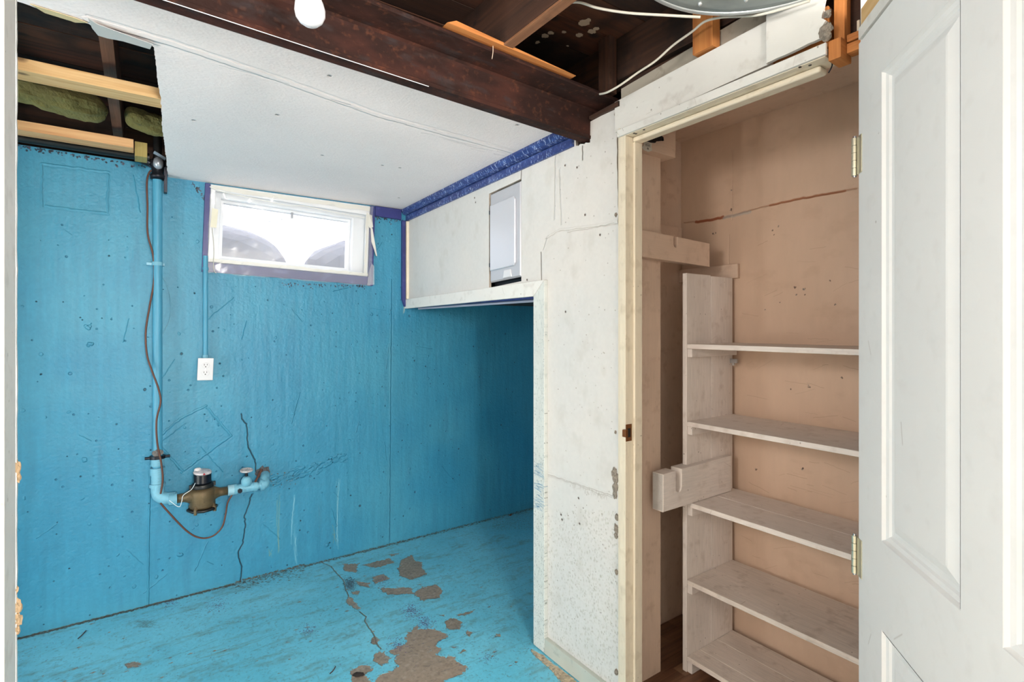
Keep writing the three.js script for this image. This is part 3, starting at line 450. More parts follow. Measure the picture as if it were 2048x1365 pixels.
// ---------------------------------------------------------------- window in the blue wall
const win = struct('window_1', null, null, 'small basement window with white vinyl frame and navy casing');
win.position.set(WIN.x, WIN.y, 0); win.rotation.z = WIN.roll;
{
  const rect = (x0, x1, y0, y1) => [[x0, y0], [x1, y0], [x1, y1], [x0, y1]];
  part(win, 'frame', prism(rect(0.002, 0.848, 0.002, 0.398), -0.14, 0.11, 'z', [rect(0.05, 0.765, 0.026, 0.348)], 0.004), M.vinyl);
  part(win, 'sash', prism(rect(0.05, 0.765, 0.026, 0.348), -0.11, 0.04, 'z', [rect(0.068, 0.747, 0.042, 0.332)], 0.003), M.vinyl);
  part(win, 'pane', board(0.066, 0.749, 0.04, 0.334, -0.092, -0.088, 0.0004), new THREE.MeshPhysicalMaterial({ color: 0xffffff, transmission: 1, roughness: 0.02, thickness: 0, ior: 1.45 }));
  part(win, 'latch', board(0.413, 0.425, 0.30, 0.336, -0.07, -0.058, 0.002), plain(0x8f9298, 0.4, { metalness: 0.6 }));
  part(win, 'moulding', prism([[-0.004, -0.006], [0.856, -0.006], [0.856, 0.432], [-0.004, 0.404]], 0.0005, 0.012, 'z', [rect(0.02, 0.832, 0.016, 0.374)], 0.003), M.vinyl);
  part(win, 'casing', board(-0.03, -0.006, -0.06, 0.405, 0.0005, 0.02), M.navy, 'navy painted side casing');
  part(win, 'casing', board(0.858, 0.888, -0.062, 0.435, 0.0005, 0.02), M.navy, 'navy painted side casing');
  part(win, 'casing', board(-0.006, 0.858, -0.058, -0.008, 0.0005, 0.02), M.navy, 'navy painted bottom casing');
}
// plastic film taped over the window
const film = thing('plastic_film', 'wrinkled clear plastic film taped over the basement window', 'plastic film', [WIN.x, WIN.y, 0]); film.rotation.z = WIN.roll;
const filmMat = new THREE.MeshPhysicalMaterial({ color: 0xffffff, transmission: 0.86, roughness: 0.16, thickness: 0, ior: 1.3, side: THREE.DoubleSide });
const tapeMat = new THREE.MeshPhysicalMaterial({ color: 0xe9e7df, transmission: 0.35, roughness: 0.5, thickness: 0, side: THREE.DoubleSide });
function sheet(x0, x1, y0, y1, z, amp, nx = 70, ny = 36) {
  const g = new THREE.PlaneGeometry(x1 - x0, y1 - y0, nx, ny), p = g.attributes.position; g.translate((x0 + x1) / 2, (y0 + y1) / 2, 0);
  for (let i = 0; i < p.count; i++) {
    const x = p.getX(i), y = p.getY(i), e = Math.min(1, 12 * Math.min(x - x0, x1 - x, y - y0, y1 - y) / 0.3);
    const w = Math.sin((y + 0.25 * Math.sin(x * 4)) * 75) * Math.exp(-Math.pow((y - (y1 - 0.07)) / 0.04, 2)) * 0.6 + (fbm(x * 16 + y * 9, y * 22 - x * 14, 3) - 0.5) * 1.1;
    const jag = (1 - e) * (fbm(x * 30, y * 30, 2) - 0.5) * 0.012;
    const up = Math.max(0, y - 0.3) / 0.088 * (0.012 + 0.032 * Math.max(0, x)); p.setXYZ(i, x + jag, y + jag + up, z + w * amp * (0.3 + e));
  }
  g.computeVertexNormals(); return g;
}
part(film, 'sheet', sheet(-0.008, 0.872, -0.064, 0.388, 0.028, 0.009), filmMat);
part(film, 'tape', sheet(0.0, 0.85, 0.366, 0.384, 0.03, 0.002, 50, 3), tapeMat, 'crumpled pale tape');
part(film, 'tape', sheet(0.006, 0.85, -0.004, 0.012, 0.031, 0.002, 50, 3), tapeMat, 'crumpled pale tape');
part(film, 'tape', sheet(0.828, 0.844, 0.0, 0.36, 0.031, 0.003, 3, 40), tapeMat, 'crumpled pale tape');
function flap(pts, z) { const g = prism(pts, z, 0.0015, 'z'), p = g.attributes.position; for (let i = 0; i < p.count; i++) p.setZ(i, p.getZ(i) + (fbm(p.getX(i) * 30, p.getY(i) * 30, 2) - 0.4) * 0.02); g.computeVertexNormals(); return g; }
part(film, 'fold', flap([[0.825, 0.34], [0.842, 0.376], [0.862, 0.372], [0.87, 0.30], [0.855, 0.29], [0.84, 0.30], [0.823, 0.29]], 0.034), tapeMat, 'folded flap of film');
part(film, 'fold', flap([[0.856, 0.30], [0.868, 0.29], [0.905, 0.125], [0.898, 0.125], [0.866, 0.21]], 0.03), tapeMat, 'folded flap of film');
part(film, 'fold', flap([[0.0, 0.175], [0.028, 0.175], [0.032, 0.27], [0.004, 0.275]], 0.032), plain(0xd8d3bf, 0.6), 'yellowed tape patch');
part(film, 'fold', flap([[0.85, -0.06], [0.895, -0.055], [0.89, 0.06], [0.872, 0.075], [0.858, 0.02]], 0.024), filmMat, 'loose corner of film');
part(film, 'cord', tube([V(-0.01, 0.385, 0.034), V(0.03, 0.372, 0.036), V(0.2, 0.36, 0.036), V(0.38, 0.352, 0.036), V(0.46, 0.362, 0.036), V(0.6, 0.355, 0.036), V(0.82, 0.35, 0.036)], 0.0022), plain(0xe4e2da, 0.5), 'white cord');
part(film, 'cord', tube([V(0.008, 0.17, 0.036), V(0.02, 0.06, 0.036), V(0.024, -0.05, 0.036), V(0.034, -0.064, 0.036)], 0.002), plain(0xb9b6ae, 0.5), 'grey cord');
solo('window_wire', tube([V(0.34, 2.055, -0.075), V(0.43, 2.035, -0.072), V(0.53, 1.995, -0.07), V(0.6, 1.99, -0.07), V(0.655, 1.998, -0.072), V(0.665, 2.02, -0.078)], 0.0016), plain(0x5c5e66, 0.6), 'thin grey wire drooping across the window glass', 'wire');
// outside the window
const ground = paint([116, 116, 124], { size: 2, mottle: 0.1, dirt: 0.2, rough: 0.9 });
solo('yard_ground', board(-6, 8, 1.0, 1.66, -14, -0.2, 0.01), ground, 'pale ground outside the basement window', 'ground');
for (const [x, y, z, rx, ry, rz, lab] of [[0.13, 1.62, -1.1, 0.8, 0.5, 0.3, 'grey rounded mound outside on the wire side of the window'], [1.82, 1.62, -1.15, 0.8, 0.5, 0.3, 'grey rounded mound outside below the loose film flaps']]) { const g = lump(1, 1, 1, 0.1, 4, 1.6), q = g.attributes.position; for (let i = 0; i < q.count; i++) { const f = (v, r) => Math.sign(v) * Math.pow(Math.abs(v), 0.62) * r; q.setXYZ(i, f(q.getX(i), rx), f(q.getY(i), ry), f(q.getZ(i), rz)); } g.computeVertexNormals(); g.translate(x, y, z); solo('mound', metreUV(g), ground, lab, 'mound', 'mounds outside the window'); }
solo('outside_post', board(0.23, 0.31, 1.66, 4.2, -2.75, -2.67, 0.004), plain(0xcfd0d2, 0.7), 'pale post standing outside the window', 'post');

// ---------------------------------------------------------------- closet door frame and the wall above it
const frame = struct('trim_door_frame', board(1.395, 1.47, 0.0, 2.064, 1.866, 1.895), M.cream, 'cream painted closet door jamb');
part(frame, 'door_stop', board(1.432, 1.47, 0.0, 2.046, 1.8955, 1.906), M.cream);
part(frame, 'edge_strip', board(1.4, 1.42, 0.0, 2.1, 1.8545, 1.8655), M.cream);
part(frame, 'head_jamb', board(1.398, 1.47, 2.0645, 2.088, 1.86, 2.555), M.cream);
part(frame, 'head_stop', board(1.428, 1.47, 2.046, 2.064, 1.896, 2.53, 0.007), M.cream, 'rounded cream door stop across the head');
part(frame, 'head_casing', prism([[1.86, 2.066], [2.56, 2.066], [2.56, 2.095], [2.0, 2.0905], [1.86, 2.0915]], 1.3885, 0.0095, 'x', [], 0.001), M.offwhite);
part(frame, 'hinge_jamb', board(1.412, 1.47, 0.0, 2.2, 2.628, 2.66), M.white);
for (const [u, v] of [[1268, 267], [1272, 268], [1288, 260], [1600, 135], [1620, 131]]) { const p = onY(u, v, 2.0635); const g = new THREE.CylinderGeometry(0.004, 0.004, 0.002, 8); g.translate(p.x, 2.0642, p.z); part(frame, 'nail_hole', g, M.black); }
const header = struct('wall_header', prism([[1.838, 2.0925], [2.0, 2.0925], ...ragged([[2.0, 2.0935], [2.4, 2.106]], 0.03, 0.0008, false, 30), [2.41, 2.106], [2.41, 2.228], [1.836, 2.203]], PX - 0.008, 0.02, 'x'), M.offwhite, 'cracked off-white board over the closet door');
part(header, 'patch_board', prism([[2.408, 2.104], ...ragged([[2.41, 2.106], [2.555, 2.111]], 0.012, 0.002, false, 60), ...ragged([[2.558, 2.11], [2.548, 2.135], [2.56, 2.15], [2.55, 2.16], [2.558, 2.21], [2.556, 2.33]], 0.008, 0.004, false, 80), [2.47, 2.33], [2.408, 2.234]], 1.3895, 0.012, 'x'), M.offwhite, 'overlapping off-white patch with torn end');
for (const [u, v, s] of [[1650, 62, 1.6], [1656, 55, 1.2], [1652, 74, 1.2], [1655, 28, 0.9]]) { const p = onX(u, v, 1.392), g = lump(0.006, 0.011 * s, 0.009 * s, 0.6, 2, 2.5); g.translate(p.x, p.y, p.z); part(header, 'torn_gypsum', g, M.gypsum); }
part(header, 'backing_board', prism([[1.84, 2.206], [2.43, 2.236], [2.43, 2.30], [1.84, 2.258]], 1.432, 0.015, 'x'), paint([176, 168, 154], { size: 0.7, dirt: 0.4, specks: 50 }), 'greyed plank behind the header');
part(header, 'header_framing', board(1.425, 1.47, 2.1, 2.205, 1.842, 2.55), M.raw);
part(header, 'sill_plank', prism([[1.71, 2.181], [1.86, 2.181], [1.86, 2.199], [1.71, 2.192]], 1.395, 0.05, 'x'), M.old);
const darkWall = struct('wall_bulkhead', board(1.475, 1.5, 2.09, 2.462, ZE + 0.0, 2.66), M.old);
// exposed framing at the torn end of the header
const framing = thing('door_head_framing', 'exposed orange-brown framing at the torn end of the closet header', 'framing', [0, 0, 0]);
part(framing, 'block', board(1.4, 1.46, 2.05, 2.1, 2.561, 2.59), M.raw);
part(framing, 'cripple', board(1.425, 1.46, 2.1005, 2.32, 2.563, 2.588), M.raw);
part(framing, 'bar', board(1.43, 1.462, 2.094, 2.112, 2.5905, 2.625), M.raw);
part(framing, 'bar', board(1.43, 1.462, 2.066, 2.09, 2.5905, 2.625), M.raw);
part(framing, 'top_block', board(1.415, 1.46, 2.235, 2.262, 2.589, 2.62), M.raw);
for (let i = 0; i < 2; i++) part(framing, 'lath_slat', board(1.463, 1.472, 2.112, 2.155, 2.60 + i * 0.014, 2.607 + i * 0.014), i % 2 ? M.raw : M.cream);
part(framing, 'bent_nail', tube([onX(1664, 124, 1.44), onX(1664, 132, 1.44), onX(1657, 146, 1.44)], 0.0016, 12, 6), M.darkSteel);
// short blocks that hang above the header
solo('hanging_block', board(1.388, 1.426, 2.226, 2.462, 2.175, 2.245), M.raw, 'orange-brown wooden block hanging above the closet header under the metal pan', 'wood block');
solo('hanging_block', board(1.40, 1.44, 2.252, 2.462, 1.755, 1.81), M.old, 'grey-brown wooden block above the end of the rusty beam', 'wood block');

// ================================================================ THINGS
// ---------------------------------------------------------------- rusty steel beam
{
  const beam = thing('steel_beam', 'rusty brown steel beam spanning the room under the joists', 'beam', [1.373, 2.112, 1.70]);
  const f = 0.008, prof = [[0.004, 0.0], [0.0045, 0.012], [0, 0.015], [0, 0.098], [0.004, 0.106], [0.012, 0.112], [0.105, 0.118], [0.108, 0.121], [0.108, 0.128], [0.105, 0.131], [-0.1, 0.131], [-0.1, 0.118], [-0.012, 0.112], [-0.012, 0.012], [-0.045, 0.012], [-0.045, 0]];
  const g = prism(prof, -3.95, 4.05, 'x'); part(beam, 'web', g, M.rust);
  const e = new THREE.TubeGeometry(new THREE.LineCurve3(V(-1.9, -0.002, 0.004), V(-0.65, -0.002, 0.004)), 4, 0.0011, 6); part(beam, 'cord', e, plain(0xe6e6ea, 0.4), 'thin white cord along the lower edge');
  beam.rotation.z = -0.03;
}
solo('wood_shim', prism([[0.72, 0], [1.22, 0], [0.75, 0.016]].map(([x, y]) => [x, 2.263 - (x - 1.373) * 0.03 - 0.016 + y]), 1.77, 0.06, 'z'), M.raw, 'thin orange wood wedge lying on the rusty beam', 'shim');
// ---------------------------------------------------------------- joists
for (const [x, lab] of [[-1.575, 'dark floor joist far inside the torn ceiling corner'], [-1.08, 'dark floor joist behind the yellow insulation'], [-0.585, 'dark floor joist above the pine battens by the wall stub'], [-0.09, 'brown floor joist crossing the pine battens in the torn ceiling corner'], [0.405, 'dark floor joist behind the hanging light bulb'], [0.935, 'dark floor joist with light brown underside on the rusty beam beside plaster splashes']]) {
  const g = board(x - 0.018, x + 0.018, 2.262 - (x - 1.373) * 0.03 * (x > 0 ? 0.6 : 0.2) + 0.0, 2.4615, -0.06, 3.44); const o = solo('floor_joist', g, x === 0.935 ? M.old : wood([124, 84, 62], [84, 54, 40], { knots: 2, stain: 0.3 }), lab, 'joist', 'floor joists');
  if (x === 0.935) part(o, 'lit_underside', board(x - 0.017, x + 0.017, 2.262, 2.2695, 1.74, 3.44), wood([150, 104, 72], [104, 66, 42], { knots: 3, stain: 0.3 }), 'light brown underside, with side shade put into the darker wood');  // paler underside against darker sides: shade on the joist put into wood colours
}
solo('floor_joist', board(1.446, 1.474, 2.305, 2.4615, -0.06, 2.62), M.old, 'black shadowed joist above the partition and closet header', 'joist', 'floor joists');
// pine battens
solo('pine_batten', board(-2.6, 0.55, 2.178, 2.217, 0.892, 0.982), M.pine, 'knotty new pine batten running into the torn ceiling edge', 'batten', 'pine battens');
solo('pine_batten', board(-2.6, -0.03, 2.178, 2.217, 0.232, 0.318), wood([222, 180, 130], [180, 124, 78], { knots: 3 }), 'short pine batten above the black pipe by the blue wall', 'batten', 'pine battens');
solo('wood_offcut', board(-0.026, 0.02, 2.15, 2.215, 0.20, 0.30), wood([178, 160, 96], [130, 112, 60], { knots: 2 }), 'yellowish wood offcut at the end of the short batten', 'offcut');
// insulation
{
  const mk = (x0, x1, y, z, r, lab) => {
    const n = 40, k = 22, pos = [], idx = [];
    for (let i = 0; i <= n; i++) { const t = i / n, x = lerp(x0, x1, t), cap = Math.sqrt(clamp(1 - Math.pow(2 * t - 1, 8), 0.01)); for (let j = 0; j < k; j++) { const a = j / k * Math.PI * 2, q = r * cap * (0.55 + 0.95 * fbm(x * 11, Math.cos(a) * 1.2 + Math.sin(a) * 0.9 + 4, 3) + 0.18 * fbm(x * 40, Math.cos(a) * 6, 3)); pos.push(x, y + Math.sin(a) * q * 0.75 - t * 0.03, z + Math.cos(a) * q); } }
    for (let i = 0; i < n; i++) for (let j = 0; j < k; j++) { const a = i * k + j, b = i * k + (j + 1) % k; idx.push(a, b, a + k, b, b + k, a + k); }
    const g = new THREE.BufferGeometry(); g.setAttribute('position', new THREE.Float32BufferAttribute(pos, 3)); g.setIndex(idx); g.computeVertexNormals();
    solo('insulation_batt', metreUV(g), insMat, lab, 'insulation', 'glass wool batts in the joist bays');
  };
  const insMat = paint([120, 114, 66], { size: 0.3, mottle: 0.25, dirt: 0.5, dirtColor: [60, 64, 44], specks: 0, scratches: 200, rough: 1, bump: 0.012 });
  mk(-0.56, -0.115, 2.315, 0.42, 0.062, 'long yellow glass wool batt sagging between dark joists');
  mk(-0.062, 0.12, 2.30, 0.38, 0.055, 'short yellow glass wool batt beside the pipe elbow');
  mk(-1.05, -0.61, 2.345, 0.4, 0.06, 'yellow glass wool batt behind the wall stub');
}
// black pipe along the wall head
{
  const bp = thing('black_pipe', 'black pipe running along the top of the blue wall', 'pipe', [0, 0, 0]);
  part(bp, 'run', rod(V(-2.6, 2.215, 0.062), V(0.03, 2.215, 0.062), 0.02, 18), M.black);
  part(bp, 'coupling', rod(V(-0.03, 2.215, 0.062), V(0.012, 2.215, 0.062), 0.026, 18), M.black);
}
// ---------------------------------------------------------------- vertical water pipe and its valve
const pipeX = onZ(315, 640, 0.045).x;
{
  const riser = thing('water_pipe', 'tall pale blue water pipe standing against the blue wall', 'pipe', [pipeX, 0, 0.045]);
  part(riser, 'run', rod(V(0, 0.69, 0), V(0, 2.115, 0), 0.0205, 22), M.bluePaint);
  part(riser, 'clamp', rod(V(0, 1.69, 0), V(0, 1.708, 0), 0.0235, 22), M.palePaint);
  part(riser, 'clamp_ear', board(-0.045, 0.03, 1.692, 1.706, -0.043, -0.018), M.palePaint);
  part(riser, 'bonnet', rod(V(0, 0.735, 0), V(0, 0.75, 0), 0.034, 18), M.darkSteel);
  part(riser, 'bonnet_bolt', rod(V(-0.052, 0.742, 0.004), V(0.052, 0.742, 0.004), 0.007, 8), M.darkSteel);
  part(riser, 'burr', lump(0.02, 0.022, 0.02, 0.5, 3, 3).translate(0, 0.765, 0.006), plain(0x6d6a68, 0.9));
  part(riser, 'collar', mergeGeometries([rod(V(0, 0.70, 0), V(0, 0.734, 0), 0.028, 20), rod(V(0, 0.655, 0), V(0, 0.69, 0), 0.0315, 20), rod(V(0, 0.60, 0), V(0, 0.655, 0), 0.027, 20)]), M.palePaint);
  const el = new THREE.TubeGeometry(new THREE.CatmullRomCurve3([V(0, 0.61, 0), V(0, 0.575, 0.0), V(0.008, 0.548, 0.006), V(0.035, 0.536, 0.018), V(0.075, 0.535, 0.03)]), 24, 0.0285, 18); part(riser, 'elbow', el, M.palePaint);
  part(riser, 'elbow_rim', rod(V(0, 0.595, 0), V(0, 0.612, 0), 0.034, 20), M.palePaint);
}
{
  const valve = thing('shutoff_valve', 'dark shutoff valve with shiny ball above the blue water pipe', 'valve', [pipeX, 2.115, 0.055]);
  part(valve, 'body', lathe([[0, 0], [0.03, 0], [0.032, 0.02], [0.024, 0.028], [0.026, 0.06], [0.034, 0.066], [0.034, 0.088], [0.02, 0.1], [0, 0.1]], 20), M.darkSteel);
  const ball = new THREE.SphereGeometry(0.028, 20, 14); ball.scale(0.8, 1.1, 1); ball.translate(0.002, 0.075, 0.018); part(valve, 'ball', ball, plain(0xaeb4bb, 0.3, { metalness: 0.5 }));
  part(valve, 'lever', board(-0.075, -0.02, 0.098, 0.112, 0.0, 0.02).rotateZ(-0.5), plain(0x9db4c8, 0.4));
  part(valve, 'stem_pipe', rod(V(0, 0.1, 0), V(0, 0.28, 0), 0.018, 16), M.black);
  part(valve, 'bracket', board(0.026, 0.04, -0.06, 0.09, -0.03, 0.01), plain(0x2a2d3a, 0.5));
  part(valve, 'side_nut', rod(V(-0.03, 0.075, 0), V(-0.06, 0.085, 0), 0.02, 6), M.darkSteel);
}
// ---------------------------------------------------------------- water meter
{
  const zM = 0.095, a = onZ(354, 995, zM), b = onZ(455, 982, zM), c = onZ(405, 990, zM);
  const L = b.x - a.x, meter = thing('water_meter', 'brass water meter with black register on the blue wall', 'meter', [c.x, c.y, zM]);
  const brass = paint([98, 82, 56], { size: 0.3, mottle: 0.15, dirt: 0.5, dirtColor: [60, 48, 32], specks: 40, rough: 0.5, extra: { metalness: 0.35 } });
  const body = lathe([[0.0, -L / 2], [0.021, -L / 2], [0.022, -L * 0.36], [0.027, -L * 0.3], [0.04, -L * 0.2], [0.045, -L * 0.1], [0.046, 0], [0.045, L * 0.1], [0.04, L * 0.2], [0.027, L * 0.3], [0.022, L * 0.36], [0.021, L / 2], [0, L / 2]], 28); body.rotateZ(-Math.PI / 2);
  const bowl = lathe([[0, -0.062], [0.056, -0.062], [0.058, -0.05], [0.057, -0.03], [0.062, 0.0], [0.06, 0.022], [0.05, 0.038], [0, 0.04]], 32);
  part(meter, 'body', mergeGeometries([body.toNonIndexed(), bowl.toNonIndexed()]), brass);
  part(meter, 'base_plate', lathe([[0, -0.074], [0.068, -0.074], [0.07, -0.07], [0.07, -0.064], [0.066, -0.061], [0, -0.061]], 8), M.black);
  for (let i = 0; i < 4; i++) { const q = i * Math.PI / 2 + 0.6; part(meter, 'bolt', rod(V(Math.cos(q) * 0.062, -0.082, Math.sin(q) * 0.062), V(Math.cos(q) * 0.062, -0.056, Math.sin(q) * 0.062), 0.0085, 6), plain(0x6f6048, 0.45, { metalness: 0.6 })); part(meter, 'lug', rod(V(Math.cos(q) * 0.056, -0.06, Math.sin(q) * 0.056), V(Math.cos(q) * 0.05, -0.036, Math.sin(q) * 0.05), 0.012, 10, 0.005), brass); }
  part(meter, 'register_ring', lathe([[0, 0.036], [0.048, 0.036], [0.05, 0.04], [0.05, 0.054], [0.046, 0.06], [0, 0.06]], 28), M.black);
  part(meter, 'register', lathe([[0, 0.058], [0.041, 0.058], [0.042, 0.066], [0.04, 0.07], [0.04, 0.105], [0.037, 0.11], [0, 0.11]], 28), plain(0x10121c, 0.25));
  const lid = lathe([[0, 0], [0.04, 0], [0.041, 0.006], [0.036, 0.012], [0, 0.014]], 28); const lidM = part(meter, 'lid', lid, paint([206, 200, 202], { size: 0.1, mottle: 0.2, dirt: 0.8, dirtColor: [120, 80, 84], specks: 120, rough: 0.4 }), 'mottled white plastic lid'); lidM.position.set(0, 0.11, 0); lidM.rotation.set(0.12, 0, -0.06);
  const hp = lump(0.016, 0.012, 0.016, 0.2, 3); const hinge = part(meter, 'lid_hinge', hp, plain(0xd6d2d4, 0.35)); hinge.position.set(-0.02, 0.126, -0.014);
  const mk = new THREE.CylinderGeometry(0.0075, 0.0075, 0.002, 3); mk.rotateX(Math.PI / 2); mk.rotateZ(Math.PI); const mark = part(meter, 'red_mark', mk, plain(0xa01828, 0.5), 'small red mark'); mark.position.set(0.004, 0.112, 0.0405);
  const lug2 = board(-0.058, -0.044, 0.036, 0.056, -0.01, 0.01); part(meter, 'register_lug', lug2, M.black); part(meter, 'register_lug', board(0.044, 0.058, 0.04, 0.06, -0.01, 0.01), M.black);
  // inlet and outlet pipes
  const inlet = thing('inlet_pipe', 'pale blue pipe and nut between the riser elbow and the meter', 'pipe', [a.x, c.y, zM]);
  part(inlet, 'nut', rod(V(-0.034, 0, 0), V(-0.001, 0, 0), 0.028, 8), M.palePaint); part(inlet, 'run', rod(V(-(a.x - pipeX - 0.07), 0, -0.02), V(-0.034, 0, 0), 0.02, 18), M.palePaint);
  const ox = b.x, oz = zM, out = thing('gate_valve', 'pale blue gate valve with round handwheel to the right of the brass meter', 'valve', [ox, c.y, oz]);
  const v = onZ(493, 980, zM).x - ox, e = onZ(527, 962, 0.05).x - ox;
  part(out, 'nut', rod(V(0.001, 0, 0), V(0.03, 0, 0), 0.028, 8), paint([150, 196, 212], { size: 0.12, dirt: 0.9, dirtColor: [90, 52, 36], specks: 60 }), 'rust-stained nut');
  part(out, 'run', rod(V(0.03, 0, 0), V(v + 0.075, 0, 0), 0.0185, 18), M.palePaint);
  part(out, 'valve_body', mergeGeometries([rod(V(v - 0.05, 0, 0), V(v + 0.035, 0, 0), 0.024, 20), rod(V(v - 0.06, 0, 0), V(v - 0.046, 0, 0), 0.029, 8), rod(V(v + 0.034, 0, 0), V(v + 0.05, 0, 0), 0.029, 8)]), M.palePaint);
  part(out, 'bonnet', lathe([[0, 0.0], [0.026, 0.0], [0.026, 0.03], [0.02, 0.04], [0.016, 0.046], [0, 0.05]], 18).translate(v, 0.012, 0), M.palePaint);
  part(out, 'stem', rod(V(v, 0.055, 0), V(v, 0.09, 0), 0.007, 10), M.darkSteel);
  const wheel = new THREE.TorusGeometry(0.026, 0.006, 10, 26); wheel.rotateX(Math.PI / 2); const sp = [wheel.toNonIndexed()]; for (let i = 0; i < 5; i++) { const q = i * 1.2566; sp.push(rod(V(0, 0, 0), V(Math.cos(q) * 0.026, 0, Math.sin(q) * 0.026), 0.004, 6).toNonIndexed()); }
  const wm = part(out, 'handwheel', mergeGeometries(sp), paint([186, 188, 190], { size: 0.08, dirt: 0.9, dirtColor: [120, 66, 52], specks: 50 }), 'worn handwheel'); wm.position.set(v, 0.092, 0); wm.rotation.x = 0.1;
  part(out, 'packing_nut', rod(V(v - 0.035, -0.004, 0.02), V(v - 0.035, -0.004, 0.034), 0.012, 6), M.darkSteel);
  part(out, 'elbow', new THREE.TubeGeometry(new THREE.CatmullRomCurve3([V(v + 0.06, 0, 0), V(v + 0.09, 0.004, -0.004), V(e, 0.02, -0.03), V(e + 0.012, 0.03, -0.06), V(e + 0.012, 0.034, -0.1)]), 26, 0.024, 18), M.palePaint);
  part(out, 'elbow_rim', rod(V(v + 0.066, 0.0, 0), V(v + 0.08, 0.001, -0.002), 0.03, 18), M.palePaint);
  const md = lump(0.035, 0.028, 0.02, 0.6, 3, 3); md.translate(e + 0.004, 0.045, -0.09); part(out, 'mortar', md, paint([92, 92, 94], { size: 0.1, mottle: 0.4, dirt: 0.9, dirtColor: [60, 50, 44], specks: 80, rough: 0.95 }), 'crumbling mortar around the pipe');
  part(out, 'grounding_clip', rod(V(v + 0.04, 0.025, 0.012), V(e - 0.01, 0.075, -0.04), 0.006, 8), M.copper);
}
// ---------------------------------------------------------------- wires on the wall
const onWall = (l, z) => l.map(([u, v, dz = 0]) => onZ(u, v, z + dz));
const Z8 = (l) => l.map(([a, b, d]) => [34 + a * 0.6745, 280 + b * 0.6745, d]);
solo('brown_wire', tube(onWall(Z8([[408, 86], [396, 92], [387, 112], [387, 200], [388, 280], [404, 345], [406, 420], [394, 490], [382, 570], [386, 640, 0.01], [402, 690, 0.026], [420, 740, 0.03], [426, 775, 0.03], [414, 830, 0.03], [416, 900, 0.03], [428, 960, 0.03], [432, 1010, 0.03], [426, 1050, 0.03]]), 0.055), 0.0042, 140, 8), M.copper, 'brown wire hanging down beside the tall blue pipe', 'wire');
solo('brown_wire', tube(onWall([[321, 1007], [338.5, 1026.7], [358, 1047.6], [377.5, 1065.7], [395.6, 1075.4], [413.7, 1076.8], [430.4, 1069.9], [444.3, 1054.5], [451.3, 1029.5], [455.5, 1005.8], [465.2, 989]], 0.1), 0.0042, 120, 8), M.copper, 'brown wire looping under the brass meter', 'wire');
solo('white_wire', tube(onWall([[390.7, 966.8], [383, 979.4], [366.3, 991.9], [363.5, 1003], [359.4, 1014.2], [355, 1013.5], [338.5, 1001.6]], 0.152), 0.0016, 60, 6), plain(0xd9e2e6, 0.5), 'thin white wire curling in front of the brass meter', 'wire');
solo('thin_wire', tube(onWall([[325, 553], [334, 572], [340, 595], [342, 618], [339, 640], [330, 660], [323.5, 678]], 0.012), 0.0018, 60, 6), M.palePaint, 'thin half-painted wire bowed out beside the tall blue pipe', 'wire');
// ---------------------------------------------------------------- outlet and conduit
{
  const c = onZ(411, 739, 0.05), o = thing('power_outlet', 'white duplex power outlet on the blue wall under a conduit', 'outlet', [c.x, c.y, 0]); o.rotation.z = -0.04;
  part(o, 'box', board(-0.028, 0.028, -0.05, 0.05, 0.0, 0.044, 0.003), M.bluePaint);
  const plate = plain(0xcfcfd2, 0.4);
  part(o, 'cover_plate', board(-0.0355, 0.0355, -0.0575, 0.0575, 0.0442, 0.05, 0.0025), plate);
  for (const y of [0.0195, -0.0195]) {
    const s = new THREE.Shape(); s.absellipse(0, 0, 0.0172, 0.0145, 0, Math.PI * 2); const g = new THREE.ExtrudeGeometry(s, { depth: 0.0015, bevelEnabled: true, bevelSize: 0.0006, bevelThickness: 0.0006, bevelSegments: 1, curveSegments: 20 }); g.translate(0, y, 0.0502);
    const rec = part(o, 'receptacle', g, plate);
    part(rec, 'slot', board(-0.0075, -0.0052, y, y + 0.0085, 0.052, 0.0529, 0.0002), M.black); part(rec, 'slot', board(0.0052, 0.0075, y + 0.001, y + 0.008, 0.052, 0.0529, 0.0002), M.black);
    const h = new THREE.CylinderGeometry(0.0028, 0.0028, 0.0009, 12); h.rotateX(Math.PI / 2); h.translate(0, y - 0.0065, 0.0525); part(rec, 'ground_hole', h, M.black);
  }
  const sc = new THREE.CylinderGeometry(0.0028, 0.0028, 0.0015, 12); sc.rotateX(Math.PI / 2); sc.translate(0, 0, 0.0508); part(o, 'screw', sc, M.chrome);
  const x = onZ(411, 640, 0.025).x, top = onZ(411, 512, 0.025).y, bot = c.y + 0.051;
  const cd = thing('conduit', 'light blue painted conduit from the window corner down to the outlet', 'conduit', [x, bot, 0.025]);
  part(cd, 'run', rod(V(0, 0.0, 0), V(0, top - bot, 0), 0.0115, 16), M.bluePaint);
  part(cd, 'connector', rod(V(0, 0.0, 0), V(0, 0.022, 0), 0.0145, 16), M.palePaint);
  part(cd, 'strap', rod(V(0, top - bot - 0.075, 0), V(0, top - bot - 0.06, 0), 0.0145, 16), M.bluePaint);
  part(cd, 'strap_ear', board(-0.002, 0.028, top - bot - 0.075, top - bot - 0.06, -0.0245, -0.02), M.navy);
}
